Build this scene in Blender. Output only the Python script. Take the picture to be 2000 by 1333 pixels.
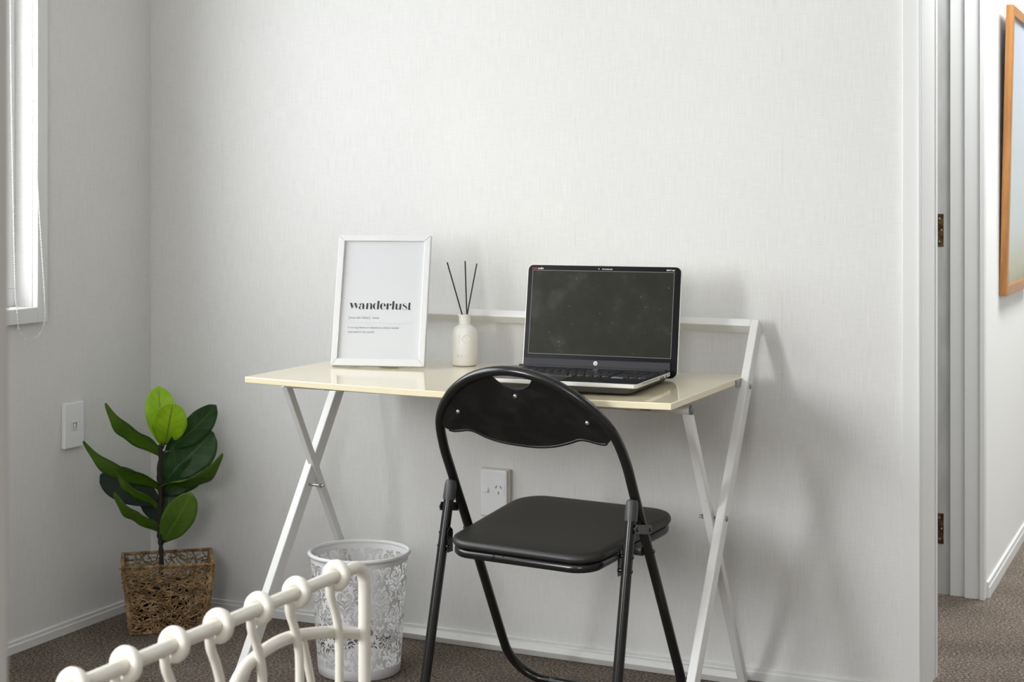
import bpy, bmesh, math, random
from math import sin, cos, pi, radians, atan2, sqrt
from mathutils import Vector, Matrix
from mathutils.geometry import tessellate_polygon

# ------------------------------------------------------------------ clear
for o in list(bpy.data.objects):
    bpy.data.objects.remove(o)
COL = bpy.context.scene.collection
SC = bpy.context.scene
CAM = Vector((2.750, -3.611, 1.136))

# ------------------------------------------------------------------ camera
cd = bpy.data.cameras.new('camera')
cam = bpy.data.objects.new('camera', cd)
COL.objects.link(cam)
cam.location = CAM
cam.rotation_euler = (pi / 2, 0, radians(24.41))
cd.sensor_width = 36
cd.lens = 36 * 3084 / 2000
cd.shift_y = -(666.5 - 383) / 2000
cd.clip_start = 0.02
cd.dof.use_dof = True
cd.dof.focus_distance = 3.45
cd.dof.aperture_fstop = 7.5
SC.camera = cam

# ------------------------------------------------------------------ world, lights, exposure
SC.view_settings.view_transform = 'Standard'
SC.view_settings.look = 'None'
SC.view_settings.gamma = 1
SC.view_settings.exposure = -0.28
SC.view_settings.use_curve_mapping = False
w = bpy.data.worlds.new('world')
SC.world = w
w.use_nodes = True
w.node_tree.nodes['Background'].inputs[0].default_value = (0.93, 0.97, 1.0, 1)
w.node_tree.nodes['Background'].inputs[1].default_value = 5.0


def area(name, loc, rot, sx, sy, power, col, spread=180):
    l = bpy.data.lights.new(name, 'AREA')
    l.shape = 'RECTANGLE'
    l.size = sx
    l.size_y = sy
    l.energy = power
    l.color = col
    l.spread = radians(spread)
    o = bpy.data.objects.new(name, l)
    COL.objects.link(o)
    o.location = loc
    o.rotation_euler = rot
    return o


# daylight outside each window, plus added fill lights brightening hall and passage
area('daylight_side_window', (-0.30, -1.25, 1.50), (0, -pi / 2, 0), 1.3, 1.5, 36, (0.95, 0.98, 1.0))
area('daylight_far_side_window', (-0.115, -3.75, 1.45), (0, -pi / 2, 0), 1.10, 1.20, 150, (0.98, 0.99, 1.0))
area('daylight_rear_window', (2.75, -5.33, 1.80), (pi / 2, 0, 0), 0.80, 0.90, 36, (1.0, 0.995, 0.985))
area('fill_light_hall', (2.75, 2.0, 2.36), (0, 0, 0), 0.5, 0.9, 46, (0.97, 0.99, 1.0))
area('fill_light_passage', (2.6, 0.55, 2.36), (0, 0, 0), 0.5, 0.5, 30, (0.97, 0.99, 1.0))


# ------------------------------------------------------------------ materials
def mat(name, col, rough=0.5, metal=0.0, coat=0.0, spec=0.5, build=None):
    m = bpy.data.materials.new(name)
    m.use_nodes = True
    nt = m.node_tree
    b = nt.nodes['Principled BSDF']
    b.inputs['Base Color'].default_value = (*col, 1)
    b.inputs['Roughness'].default_value = rough
    b.inputs['Metallic'].default_value = metal
    b.inputs['Coat Weight'].default_value = coat
    b.inputs['Coat Roughness'].default_value = 0.05
    b.inputs['Specular IOR Level'].default_value = spec
    if build:
        build(nt, b)
    return m


def N(nt, t, **kw):
    n = nt.nodes.new(t)
    for k, v in kw.items():
        setattr(n, k, v)
    return n


def coords(nt, scale, kind='Object'):
    tc = N(nt, 'ShaderNodeTexCoord')
    mp = N(nt, 'ShaderNodeMapping')
    mp.inputs['Scale'].default_value = scale
    nt.links.new(tc.outputs[kind], mp.inputs['Vector'])
    return mp.outputs['Vector']


def noise(nt, scale=(1, 1, 1), s=1.0, detail=2.0, rough=0.5, kind='Object'):
    n = N(nt, 'ShaderNodeTexNoise')
    n.inputs['Scale'].default_value = s
    n.inputs['Detail'].default_value = detail
    n.inputs['Roughness'].default_value = rough
    nt.links.new(coords(nt, scale, kind), n.inputs['Vector'])
    return n.outputs['Fac']


def math_(nt, op, a, b=None, c=None):
    n = N(nt, 'ShaderNodeMath', operation=op)
    for i, x in enumerate((a, b, c)):
        if x is None:
            continue
        if isinstance(x, (int, float)):
            n.inputs[i].default_value = x
        else:
            nt.links.new(x, n.inputs[i])
    return n.outputs[0]


def ramp(nt, fac, stops):
    r = N(nt, 'ShaderNodeValToRGB')
    e = r.color_ramp.elements
    while len(e) > 1:
        e.remove(e[-1])
    e[0].position = stops[0][0]
    e[0].color = (*stops[0][1], 1)
    for p, c in stops[1:]:
        x = e.new(p)
        x.color = (*c, 1)
    nt.links.new(fac, r.inputs[0])
    return r.outputs[0]


def bump(nt, b, h, strength=0.3, dist=0.001):
    n = N(nt, 'ShaderNodeBump')
    n.inputs['Strength'].default_value = strength
    n.inputs['Distance'].default_value = dist
    nt.links.new(h, n.inputs['Height'])
    nt.links.new(n.outputs[0], b.inputs['Normal'])


def wallpaper_build(seam_axis, seam0):
    def f(nt, b):
        v1 = noise(nt, (420, 420, 16), 1, 3, 0.6)
        v2 = noise(nt, (22, 22, 480), 1, 3, 0.6)
        big = noise(nt, (2.2, 2.2, 2.2), 1, 2)
        h = math_(nt, 'ADD', math_(nt, 'MULTIPLY', v1, 0.6), math_(nt, 'MULTIPLY', v2, 0.4))
        h2 = math_(nt, 'ADD', math_(nt, 'MULTIPLY', h, 0.85), math_(nt, 'MULTIPLY', big, 0.15))
        c = ramp(nt, h2, [(0.34, (0.665, 0.66, 0.645)), (0.5, (0.72, 0.717, 0.70)), (0.64, (0.765, 0.762, 0.75))])
        # joints between the lengths of paper
        tc = N(nt, 'ShaderNodeTexCoord')
        sp = N(nt, 'ShaderNodeSeparateXYZ')
        nt.links.new(tc.outputs['Object'], sp.inputs[0])
        x = sp.outputs[seam_axis]
        fr = math_(nt, 'FRACT', math_(nt, 'DIVIDE', math_(nt, 'ADD', x, 10 * 0.521 - seam0 + 0.2605), 0.521))
        d = math_(nt, 'ABSOLUTE', math_(nt, 'SUBTRACT', fr, 0.5))
        near = math_(nt, 'LESS_THAN', d, 0.0018)
        patchy = noise(nt, (3, 3, 7), 1, 2)
        near = math_(nt, 'MULTIPLY', near, math_(nt, 'GREATER_THAN', patchy, 0.58))
        mx = N(nt, 'ShaderNodeMix', data_type='RGBA')
        nt.links.new(math_(nt, 'MULTIPLY', near, 0.22), mx.inputs[0])
        nt.links.new(c, mx.inputs[6])
        mx.inputs[7].default_value = (0.42, 0.41, 0.38, 1)
        nt.links.new(mx.outputs[2], b.inputs['Base Color'])
        bump(nt, b, h, 0.30, 0.0008)
    return f


M = {}
M['wallpaper'] = mat('wallpaper_cloth', (0.70, 0.70, 0.68), 0.85, build=wallpaper_build(0, 0.240))
M['wallpaper_side'] = mat('wallpaper_cloth_side', (0.70, 0.70, 0.68), 0.85, build=wallpaper_build(1, -0.9))
M['plaster'] = mat('painted_plaster', (0.78, 0.78, 0.765), 0.8,
                   build=lambda nt, b: bump(nt, b, noise(nt, (60, 60, 60), 1, 3), 0.1, 0.001))
M['ceiling'] = mat('ceiling_paint', (0.66, 0.66, 0.65), 0.9)
M['low_bounce'] = mat('low_bounce_taupe', (0.26, 0.25, 0.235), 0.9)  # unseen walls coloured dark to cut the light bounced into the room
M['trim'] = mat('gloss_white_trim', (0.74, 0.745, 0.735), 0.4,
                build=lambda nt, b: bump(nt, b, noise(nt, (90, 90, 3), 1, 2), 0.12, 0.0006))
M['trim_shaded'] = mat('jamb_recess_shade', (0.50, 0.505, 0.495), 0.5,  # shade of the recess put into the colour, darker than the other trim
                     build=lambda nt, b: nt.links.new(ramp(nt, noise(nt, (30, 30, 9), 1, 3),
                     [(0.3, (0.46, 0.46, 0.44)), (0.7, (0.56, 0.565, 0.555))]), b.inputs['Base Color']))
M['door_paint'] = mat('door_paint', (0.50, 0.485, 0.465), 0.5)
M['upvc'] = mat('window_frame_white', (0.86, 0.86, 0.86), 0.35)


def carpet_build(nt, b):
    n1 = noise(nt, (330, 330, 330), 1, 3, 0.65)
    n2 = noise(nt, (150, 150, 150), 1, 2, 0.5)
    n3 = noise(nt, (5, 5, 5), 1, 2)
    h = math_(nt, 'ADD', math_(nt, 'MULTIPLY', n1, 0.55), math_(nt, 'MULTIPLY', n2, 0.45))
    h2 = math_(nt, 'ADD', math_(nt, 'MULTIPLY', h, 0.9), math_(nt, 'MULTIPLY', n3, 0.1))
    c = ramp(nt, h2, [(0.38, (0.048, 0.036, 0.027)), (0.5, (0.160, 0.130, 0.106)), (0.61, (0.42, 0.355, 0.30))])
    nt.links.new(c, b.inputs['Base Color'])
    bump(nt, b, h, 1.0, 0.006)


M['carpet'] = mat('brown_cut_pile_carpet', (0.12, 0.10, 0.085), 1.0, spec=0.1, build=carpet_build)


def frame_paint_build(nt, b):
    n = noise(nt, (60, 60, 18), 1, 4, 0.7)
    k = noise(nt, (7, 7, 7), 1, 1)
    m = math_(nt, 'MULTIPLY', math_(nt, 'GREATER_THAN', n, 0.70), math_(nt, 'GREATER_THAN', k, 0.56))
    mx = N(nt, 'ShaderNodeMix', data_type='RGBA')
    nt.links.new(m, mx.inputs[0])
    mx.inputs[6].default_value = (0.80, 0.80, 0.785, 1)
    mx.inputs[7].default_value = (0.30, 0.27, 0.22, 1)
    nt.links.new(mx.outputs[2], b.inputs['Base Color'])


M['desk_metal'] = mat('white_powder_coat', (0.80, 0.80, 0.785), 0.38, build=frame_paint_build)
M['desk_top'] = mat('cream_gloss_lacquer', (0.87, 0.78, 0.55), 0.06, coat=0.5, spec=0.6)
M['grey_plastic'] = mat('grey_plastic', (0.20, 0.21, 0.21), 0.5)
M['steel'] = mat('bolt_steel', (0.35, 0.34, 0.32), 0.35, 0.9)
M['screw'] = mat('bright_screw', (0.75, 0.75, 0.72), 0.3, 0.9)


def black_scuff(nt, b):
    n = noise(nt, (9, 9, 12), 1, 4, 0.7)
    c = ramp(nt, n, [(0.5, (0.007, 0.007, 0.007)), (0.66, (0.016, 0.016, 0.016)), (0.8, (0.04, 0.04, 0.038))])
    nt.links.new(c, b.inputs['Base Color'])
    r = ramp(nt, n, [(0.4, (0.28, 0.28, 0.28)), (0.7, (0.5, 0.5, 0.5))])
    nt.links.new(r, b.inputs['Roughness'])


M['chair_metal'] = mat('black_gloss_paint', (0.010, 0.010, 0.010), 0.22, spec=0.55)
M['chair_plate'] = mat('black_plastic', (0.010, 0.010, 0.010), 0.35, build=black_scuff, spec=0.35)
M['chair_cap'] = mat('dark_grey_plastic_cap', (0.050, 0.050, 0.052), 0.40)


def vinyl_build(nt, b):
    n = noise(nt, (500, 500, 500), 1, 2)
    bump(nt, b, n, 0.15, 0.0004)
    k = noise(nt, (120, 120, 120), 1, 1)
    c = ramp(nt, k, [(0.5, (0.022, 0.022, 0.021)), (0.76, (0.026, 0.026, 0.025)), (0.82, (0.10, 0.10, 0.095))])
    nt.links.new(c, b.inputs['Base Color'])


M['vinyl'] = mat('black_vinyl', (0.022, 0.022, 0.022), 0.42, build=vinyl_build)
M['lap_black'] = mat('laptop_gloss_black', (0.012, 0.012, 0.014), 0.22, spec=0.25)
M['lap_bezel'] = mat('laptop_bezel', (0.010, 0.010, 0.012), 0.25, spec=0.06)
M['lap_strip'] = mat('laptop_hinge_cover', (0.036, 0.036, 0.040), 0.45, spec=0.2)
M['screen_edge'] = mat('screen_edge_grey', (0.16, 0.16, 0.16), 0.5)
M['lap_silver'] = mat('laptop_silver', (0.66, 0.65, 0.61), 0.35, 0.25)
M['lap_under'] = mat('laptop_underside', (0.040, 0.040, 0.034), 0.5)
M['key'] = mat('black_keycap', (0.020, 0.020, 0.021), 0.28, spec=0.5)
M['white_print'] = mat('white_print', (0.85, 0.85, 0.86), 0.5)
M['red_print'] = mat('red_print', (0.45, 0.03, 0.03), 0.5)
M['sticker'] = mat('blue_white_sticker', (0.42, 0.55, 0.72), 0.4)


def screen_build(nt, b):
    n = noise(nt, (14, 14, 14), 1, 3, 0.6)
    n2 = noise(nt, (300, 300, 300), 1, 0)
    c1 = ramp(nt, n, [(0.4, (0.024, 0.024, 0.017)), (0.58, (0.029, 0.029, 0.022)), (0.72, (0.046, 0.048, 0.041))])
    k = math_(nt, 'GREATER_THAN', math_(nt, 'ADD', n2, math_(nt, 'MULTIPLY', math_(nt, 'SUBTRACT', n, 0.5), 0.12)), 0.865)
    mx = N(nt, 'ShaderNodeMix', data_type='RGBA')
    nt.links.new(k, mx.inputs[0])
    nt.links.new(c1, mx.inputs[6])
    mx.inputs[7].default_value = (0.30, 0.30, 0.26, 1)
    nt.links.new(mx.outputs[2], b.inputs['Base Color'])


M['screen'] = mat('dusty_dark_screen', (0.02, 0.02, 0.018), 0.32, spec=0.06, build=screen_build)
M['frame_white'] = mat('white_picture_frame', (0.74, 0.74, 0.74), 0.35)
M['paper'] = mat('print_paper', (0.64, 0.65, 0.67), 0.35, spec=0.6)
M['ink'] = mat('black_ink', (0.018, 0.018, 0.018), 0.6)
M['ink_grey'] = mat('grey_ink', (0.20, 0.20, 0.21), 0.6)
M['ink_line'] = mat('pale_ink', (0.55, 0.55, 0.56), 0.6)
M['ceramic'] = mat('matt_white_ceramic', (0.87, 0.86, 0.82), 0.55)
M['reed'] = mat('black_reed', (0.010, 0.010, 0.010), 0.6)
M['bin_metal'] = mat('white_enamel', (0.80, 0.80, 0.81), 0.35)
M['bed_metal'] = mat('ivory_enamel', (0.80, 0.77, 0.69), 0.32)
M['plate_white'] = mat('outlet_white', (0.80, 0.81, 0.82), 0.35)
M['plate_cream'] = mat('outlet_back_cream', (0.60, 0.58, 0.53), 0.45)
M['slot'] = mat('dark_slot', (0.02, 0.02, 0.02), 0.7)
M['bead'] = mat('bead_chain', (0.78, 0.79, 0.76), 0.35)


def sea_build(nt, b):
    n = noise(nt, (220, 220, 220), 1, 3)
    big = noise(nt, (40, 40, 40), 1, 1)
    h = math_(nt, 'ADD', math_(nt, 'MULTIPLY', n, 0.6), math_(nt, 'MULTIPLY', big, 0.4))
    c = ramp(nt, h, [(0.35, (0.10, 0.058, 0.024)), (0.5, (0.26, 0.16, 0.072)), (0.65, (0.50, 0.34, 0.18))])
    nt.links.new(c, b.inputs['Base Color'])
    bump(nt, b, n, 0.5, 0.001)


M['seagrass'] = mat('twisted_seagrass', (0.22, 0.14, 0.07), 0.75, build=sea_build)


def wood_build(nt, b):
    n = noise(nt, (40, 40, 3), 1, 4, 0.6)
    c = ramp(nt, n, [(0.35, (0.27, 0.105, 0.018)), (0.6, (0.46, 0.20, 0.045))])
    nt.links.new(c, b.inputs['Base Color'])


M['wood'] = mat('varnished_orange_wood', (0.36, 0.16, 0.045), 0.3, build=wood_build)
M['brass'] = mat('tarnished_brass', (0.10, 0.058, 0.018), 0.55, 0.5,
                 build=lambda nt, b: nt.links.new(ramp(nt, noise(nt, (60, 60, 60), 1, 3),
                 [(0.4, (0.035, 0.022, 0.010)), (0.6, (0.13, 0.075, 0.02))]), b.inputs['Base Color']))


def art_build(nt, b):
    tc = N(nt, 'ShaderNodeTexCoord')
    sp = N(nt, 'ShaderNodeSeparateXYZ')
    nt.links.new(tc.outputs['Object'], sp.inputs[0])
    n = noise(nt, (8, 60, 14), 1, 3)
    z = math_(nt, 'ADD', sp.outputs[2], math_(nt, 'MULTIPLY', n, 0.10))
    c = ramp(nt, z, [(0.05, (0.20, 0.17, 0.12)), (0.12, (0.42, 0.42, 0.30)), (0.24, (0.50, 0.55, 0.54)), (0.8, (0.42, 0.47, 0.54))])
    nt.links.new(c, b.inputs['Base Color'])


M['art'] = mat('pale_blue_painting', (0.45, 0.5, 0.55), 0.3, build=art_build)


def leaf_mat(name, base, dark, vein, rough=0.5):
    def f(nt, b):
        uv = N(nt, 'ShaderNodeUVMap')
        sp = N(nt, 'ShaderNodeSeparateXYZ')
        nt.links.new(uv.outputs[0], sp.inputs[0])
        a = math_(nt, 'ABSOLUTE', math_(nt, 'SUBTRACT', math_(nt, 'MULTIPLY', sp.outputs[0], 2.0), 1.0))
        mid = math_(nt, 'LESS_THAN', a, 0.045)
        s = math_(nt, 'SUBTRACT', math_(nt, 'MULTIPLY', sp.outputs[1], 6.5), math_(nt, 'MULTIPLY', a, 1.5))
        fr = math_(nt, 'ABSOLUTE', math_(nt, 'SUBTRACT', math_(nt, 'FRACT', s), 0.5))
        lat = math_(nt, 'MULTIPLY', math_(nt, 'LESS_THAN', fr, 0.035), math_(nt, 'LESS_THAN', a, 0.80))
        v = math_(nt, 'MAXIMUM', mid, math_(nt, 'MULTIPLY', lat, 0.7))
        n = noise(nt, (16, 16, 16), 1, 2)
        c = ramp(nt, n, [(0.35, dark), (0.65, base)])
        mx = N(nt, 'ShaderNodeMix', data_type='RGBA')
        nt.links.new(math_(nt, 'MULTIPLY', v, 0.75), mx.inputs[0])
        nt.links.new(c, mx.inputs[6])
        mx.inputs[7].default_value = (*vein, 1)
        nt.links.new(mx.outputs[2], b.inputs['Base Color'])
        bump(nt, b, math_(nt, 'SUBTRACT', 1.0, v), 0.4, 0.001)
        # thin cloth leaf lets a little light through
    return mat(name, base, rough, spec=0.3, build=f)


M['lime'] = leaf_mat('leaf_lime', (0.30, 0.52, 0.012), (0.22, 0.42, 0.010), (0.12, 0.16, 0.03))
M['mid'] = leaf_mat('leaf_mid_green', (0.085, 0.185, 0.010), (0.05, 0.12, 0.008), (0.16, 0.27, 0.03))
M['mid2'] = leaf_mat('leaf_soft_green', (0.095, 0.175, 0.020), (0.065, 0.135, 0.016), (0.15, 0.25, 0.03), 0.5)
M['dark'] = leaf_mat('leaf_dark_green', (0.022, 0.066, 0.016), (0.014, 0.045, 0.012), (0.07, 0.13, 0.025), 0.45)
M['darkest'] = leaf_mat('leaf_darkest_green', (0.016, 0.030, 0.018), (0.010, 0.020, 0.013), (0.022, 0.04, 0.02), 0.65)  # darkest and least glossy of the leaf greens
M['stem'] = mat('dark_stem', (0.022, 0.018, 0.013), 0.8,
                build=lambda nt, b: bump(nt, b, noise(nt, (150, 150, 60), 1, 3), 0.8, 0.002))
M['pot_black'] = mat('black_pot', (0.012, 0.012, 0.012), 0.6)
M['soil'] = mat('dark_soil', (0.02, 0.015, 0.01), 1.0)


def glass_mat():
    m = bpy.data.materials.new('window_glass')
    m.use_nodes = True
    nt = m.node_tree
    nt.nodes.clear()
    out = N(nt, 'ShaderNodeOutputMaterial')
    tr = N(nt, 'ShaderNodeBsdfTransparent')
    gl = N(nt, 'ShaderNodeBsdfGlossy')
    gl.inputs['Roughness'].default_value = 0.02
    fr = N(nt, 'ShaderNodeFresnel')
    ge = N(nt, 'ShaderNodeNewGeometry')
    nt.links.new(math_(nt, 'SUBTRACT', 1.45, math_(nt, 'MULTIPLY', ge.outputs['Backfacing'], 1.45 - 1 / 1.45)), fr.inputs[0])
    mx = N(nt, 'ShaderNodeMixShader')
    nt.links.new(fr.outputs[0], mx.inputs[0])
    nt.links.new(tr.outputs[0], mx.inputs[1])
    nt.links.new(gl.outputs[0], mx.inputs[2])
    nt.links.new(mx.outputs[0], out.inputs[0])
    return m


M['glass'] = glass_mat()


# ------------------------------------------------------------------ mesh tools
class MB:
    def __init__(self):
        self.v, self.f, self.uv = [], [], None

    def add(self, V, F):
        n = len(self.v)
        self.v += [tuple(p) for p in V]
        self.f += [tuple(i + n for i in f) for f in F]
        return self

    def box(self, a, b, mtx=None):
        x0, y0, z0 = a
        x1, y1, z1 = b
        V = [Vector(p) for p in ((x0, y0, z0), (x1, y0, z0), (x1, y1, z0), (x0, y1, z0),
                                 (x0, y0, z1), (x1, y0, z1), (x1, y1, z1), (x0, y1, z1))]
        if mtx:
            V = [mtx @ p for p in V]
        return self.add(V, [(0, 3, 2, 1), (4, 5, 6, 7), (0, 1, 5, 4), (1, 2, 6, 5), (2, 3, 7, 6), (3, 0, 4, 7)])

    def beam(self, p0, p1, ax, wx, wn):
        """rectangular tube from p0 to p1; ax = width axis, wx its width, wn the other width"""
        p0, p1, ax = Vector(p0), Vector(p1), Vector(ax).normalized()
        d = (p1 - p0).normalized()
        ax = (ax - d * ax.dot(d)).normalized()
        n = d.cross(ax)
        V = []
        for p in (p0, p1):
            for i, j in ((-1, -1), (1, -1), (1, 1), (-1, 1)):
                V.append(p + ax * wx / 2 * i + n * wn / 2 * j)
        return self.add(V, [(0, 3, 2, 1), (4, 5, 6, 7), (0, 1, 5, 4), (1, 2, 6, 5), (2, 3, 7, 6), (3, 0, 4, 7)])

    def tube(self, pts, r, n=12, closed=False, cap=True, flat=None):
        pts = [Vector(p) for p in pts]
        m = len(pts)
        R = r if isinstance(r, (list, tuple)) else [r] * m
        T = []
        for i in range(m):
            if closed:
                t = pts[(i + 1) % m] - pts[i - 1]
            else:
                t = pts[min(i + 1, m - 1)] - pts[max(i - 1, 0)]
            T.append(t.normalized())
        u = Vector((0, 0, 1)) if abs(T[0].z) < 0.9 else Vector((1, 0, 0))
        u = (u - T[0] * u.dot(T[0])).normalized()
        V, F = [], []
        for i in range(m):
            u = (u - T[i] * u.dot(T[i])).normalized()
            s = T[i].cross(u)
            for k in range(n):
                a = 2 * pi * k / n
                V.append(pts[i] + (u * cos(a) + s * sin(a)) * R[i])
        for i in range(m if closed else m - 1):
            j = (i + 1) % m
            for k in range(n):
                l = (k + 1) % n
                F.append((i * n + k, i * n + l, j * n + l, j * n + k))
        if cap and not closed:
            F.append(tuple(range(n - 1, -1, -1)))
            F.append(tuple((m - 1) * n + k for k in range(n)))
        return self.add(V, F)

    def lathe(self, prof, n=48, mtx=None, closed=False):
        V, F = [], []
        m = len(prof)
        for r, z in prof:
            for k in range(n):
                a = 2 * pi * k / n
                V.append(Vector((r * cos(a), r * sin(a), z)))
        for i in range(m if closed else m - 1):
            j = (i + 1) % m
            for k in range(n):
                l = (k + 1) % n
                F.append((i * n + k, i * n + l, j * n + l, j * n + k))
        if not closed:
            if prof[0][0] > 1e-6:
                F.append(tuple(range(n - 1, -1, -1)))
            if prof[-1][0] > 1e-6:
                F.append(tuple((m - 1) * n + k for k in range(n)))
        if mtx:
            V = [mtx @ p for p in V]
        return self.add(V, F)

    def cyl(self, p0, p1, r, n=20, dome=0.0):
        p0, p1 = Vector(p0), Vector(p1)
        d = p1 - p0
        q = Vector((0, 0, 1)).rotation_difference(d.normalized()).to_matrix().to_4x4()
        L = d.length
        pr = [(r, 0), (r, L)]
        if dome:
            pr = [(r, 0), (r, L - dome), (r * 0.85, L - dome * 0.4), (r * 0.5, L - dome * 0.08), (1e-7, L)]
        return self.lathe(pr, n, Matrix.Translation(p0) @ q)

    def prism(self, outline, axis_o, ax, ay, depth):
        """extrude a 2D outline (list of (a,b)) lying in plane axis_o + a*ax + b*ay by vector depth"""
        o, ax, ay, dv = Vector(axis_o), Vector(ax), Vector(ay), Vector(depth)
        P = [o + ax * a + ay * b for a, b in outline]
        n = len(P)
        V = P + [p + dv for p in P]
        tris = tessellate_polygon([P])
        F = [tuple(t) for t in tris] + [tuple(i + n for i in reversed(t)) for t in tris]
        F += [(i, (i + 1) % n, (i + 1) % n + n, i + n) for i in range(n)]
        return self.add(V, F)

    def build(self, name, m, parent=None, smooth=False, bevel=0.0, seg=2, loc=None, rotz=0.0, auto=None):
        me = bpy.data.meshes.new(name)
        me.from_pydata(self.v, [], self.f)
        me.validate()
        bm = bmesh.new()
        bm.from_mesh(me)
        bmesh.ops.recalc_face_normals(bm, faces=bm.faces)
        bm.to_mesh(me)
        bm.free()
        if smooth:
            me.polygons.foreach_set('use_smooth', [True] * len(me.polygons))
            me.set_sharp_from_angle(angle=radians(auto or 40))
        me.materials.append(m)
        o = bpy.data.objects.new(name, me)
        COL.objects.link(o)
        if parent:
            o.parent = parent
        if loc is not None:
            o.location = loc
        o.rotation_euler = (0, 0, rotz)
        if bevel:
            md = o.modifiers.new('bevel', 'BEVEL')
            md.width = bevel
            md.segments = seg
            md.limit_method = 'ANGLE'
            md.angle_limit = radians(35)
            md.harden_normals = False
        return o


def catmull(P, k=8, closed=False):
    P = [Vector(p) for p in P]
    n = len(P)
    out = []
    rng = n if closed else n - 1
    for i in range(rng):
        if closed:
            a, b, c, d = P[i - 1], P[i], P[(i + 1) % n], P[(i + 2) % n]
        else:
            a, b, c, d = P[max(i - 1, 0)], P[i], P[i + 1], P[min(i + 2, n - 1)]
        for j in range(k):
            t = j / k
            out.append(0.5 * ((2 * b) + (c - a) * t + (2 * a - 5 * b + 4 * c - d) * t * t + (3 * b - a - 3 * c + d) * t ** 3))
    if not closed:
        out.append(P[-1])
    return out


def tag(o, label=None, cat=None, group=None, kind=None):
    if label:
        o['label'] = label
    if cat:
        o['category'] = cat
    if group:
        o['group'] = group
    if kind:
        o['kind'] = kind
    return o


def empty(name, loc, rotz=0.0, scale=1.0):
    o = bpy.data.objects.new(name, None)
    COL.objects.link(o)
    o.empty_display_size = 0.05
    o.location = loc
    o.rotation_euler = (0, 0, rotz)
    o.scale = (scale,) * 3
    return o


def struct(name, mb, m, bevel=0.0, **kw):
    return tag(mb.build(name, m, bevel=bevel, **kw), kind='structure')


def text_mesh(name, body, size, m, parent, mtx, extrude=0.0, shear=0.0, spacing=1.0, offset=0.0, align='LEFT'):
    cu = bpy.data.curves.new(name, 'FONT')
    cu.body = body
    cu.size = size
    cu.extrude = extrude
    cu.shear = shear
    cu.space_character = spacing
    cu.offset = offset
    cu.align_x = align
    cu.resolution_u = 3
    o = bpy.data.objects.new(name, cu)
    COL.objects.link(o)
    bpy.context.view_layer.update()
    dg = bpy.context.evaluated_depsgraph_get()
    me = bpy.data.meshes.new_from_object(o.evaluated_get(dg))
    bpy.data.objects.remove(o)
    bpy.data.curves.remove(cu)
    me.transform(mtx)
    me.materials.clear()
    me.materials.append(m)
    r = bpy.data.objects.new(name, me)
    COL.objects.link(r)
    r.parent = parent
    return r


# ------------------------------------------------------------------ room shell
RX, RY, H = 3.9, -5.20, 2.42       # right wall, rear wall, ceiling
DX0, DX1, DH = 2.117, 2.90, 2.02   # doorway in the far wall
WT = 0.185

fl = MB()
fl.add([(-0.15, RY - 0.2, 0), (RX + 0.3, RY - 0.2, 0), (RX + 0.3, 4.6, 0), (-0.15, 4.6, 0),
        (-0.15, RY - 0.2, -0.1), (RX + 0.3, RY - 0.2, -0.1), (RX + 0.3, 4.6, -0.1), (-0.15, 4.6, -0.1)],
       [(0, 1, 2, 3), (4, 7, 6, 5), (0, 4, 5, 1), (1, 5, 6, 2), (2, 6, 7, 3), (3, 7, 4, 0)])
struct('floor', fl, M['carpet'])
struct('ceiling', MB().box((-0.15, RY - 0.2, H), (RX + 0.3, 4.6, H + 0.1)), M['ceiling'])

wb = MB()
wb.box((-0.15, 0, 0), (DX0 - 0.0, WT, H))
wb.box((DX0, 0, DH), (DX1, WT, H))
wb.box((DX1, 0, 0), (RX, WT, H))
struct('wall_back', wb, M['wallpaper'])

# left wall with its window opening
WY0, WY1, WZ0, WZ1 = -1.95, -0.482, 0.856, 2.05
wl = MB()
wl.box((-0.15, WY1, 0), (0, 0, H))
VY0, VY1, VZ0_, VZ1_ = -4.45, -2.95, 0.856, 2.05   # second window, behind the camera
wl.box((-0.15, VY1, 0), (0, WY0, H))
wl.box((-0.15, RY, 0), (0, VY0, H))
wl.box((-0.15, VY0, 0), (0, VY1, VZ0_))
wl.box((-0.15, VY0, VZ1_), (0, VY1, H))
wl.box((-0.15, WY0, 0), (0, WY1, WZ0))
wl.box((-0.15, WY0, WZ1), (0, WY1, H))
struct('wall_left', wl, M['wallpaper_side'])

# rear wall (behind the camera) with a window opening
BX0, BX1, BZ0, BZ1 = 2.2, 3.3, 1.30, 2.30
wr = MB()
wr.box((0, RY - 0.15, 0), (BX0, RY, H))
wr.box((BX1, RY - 0.15, 0), (RX, RY, H))
wr.box((BX0, RY - 0.15, 0), (BX1, RY, BZ0))
wr.box((BX0, RY - 0.15, BZ1), (BX1, RY, H))
struct('wall_rear', wr, M['low_bounce'])
struct('wall_right', MB().box((RX, RY - 0.15, 0), (RX + 0.12, 0.0, H)), M['low_bounce'])
struct('wall_hall_right', MB().box((RX, 0.0, 0), (RX + 0.12, 4.6, H)), M['plaster'])

# hall beyond the doorway
HX = 2.127
struct('wall_hall_left', MB().box((HX - 0.10, 1.003, 0), (HX, 4.4, H)), M['plaster'])
struct('wall_hall_front', MB().box((-0.15, 1.003, 0), (HX - 0.10, 1.10, H)), M['plaster'])
struct('wall_hall_end', MB().box((HX - 0.1, 4.4, 0), (RX, 4.5, H)), M['plaster'])
struct('wall_passage_end', MB().box((-0.15, WT, 0), (-0.02, 1.003, H)), M['plaster'])


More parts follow.
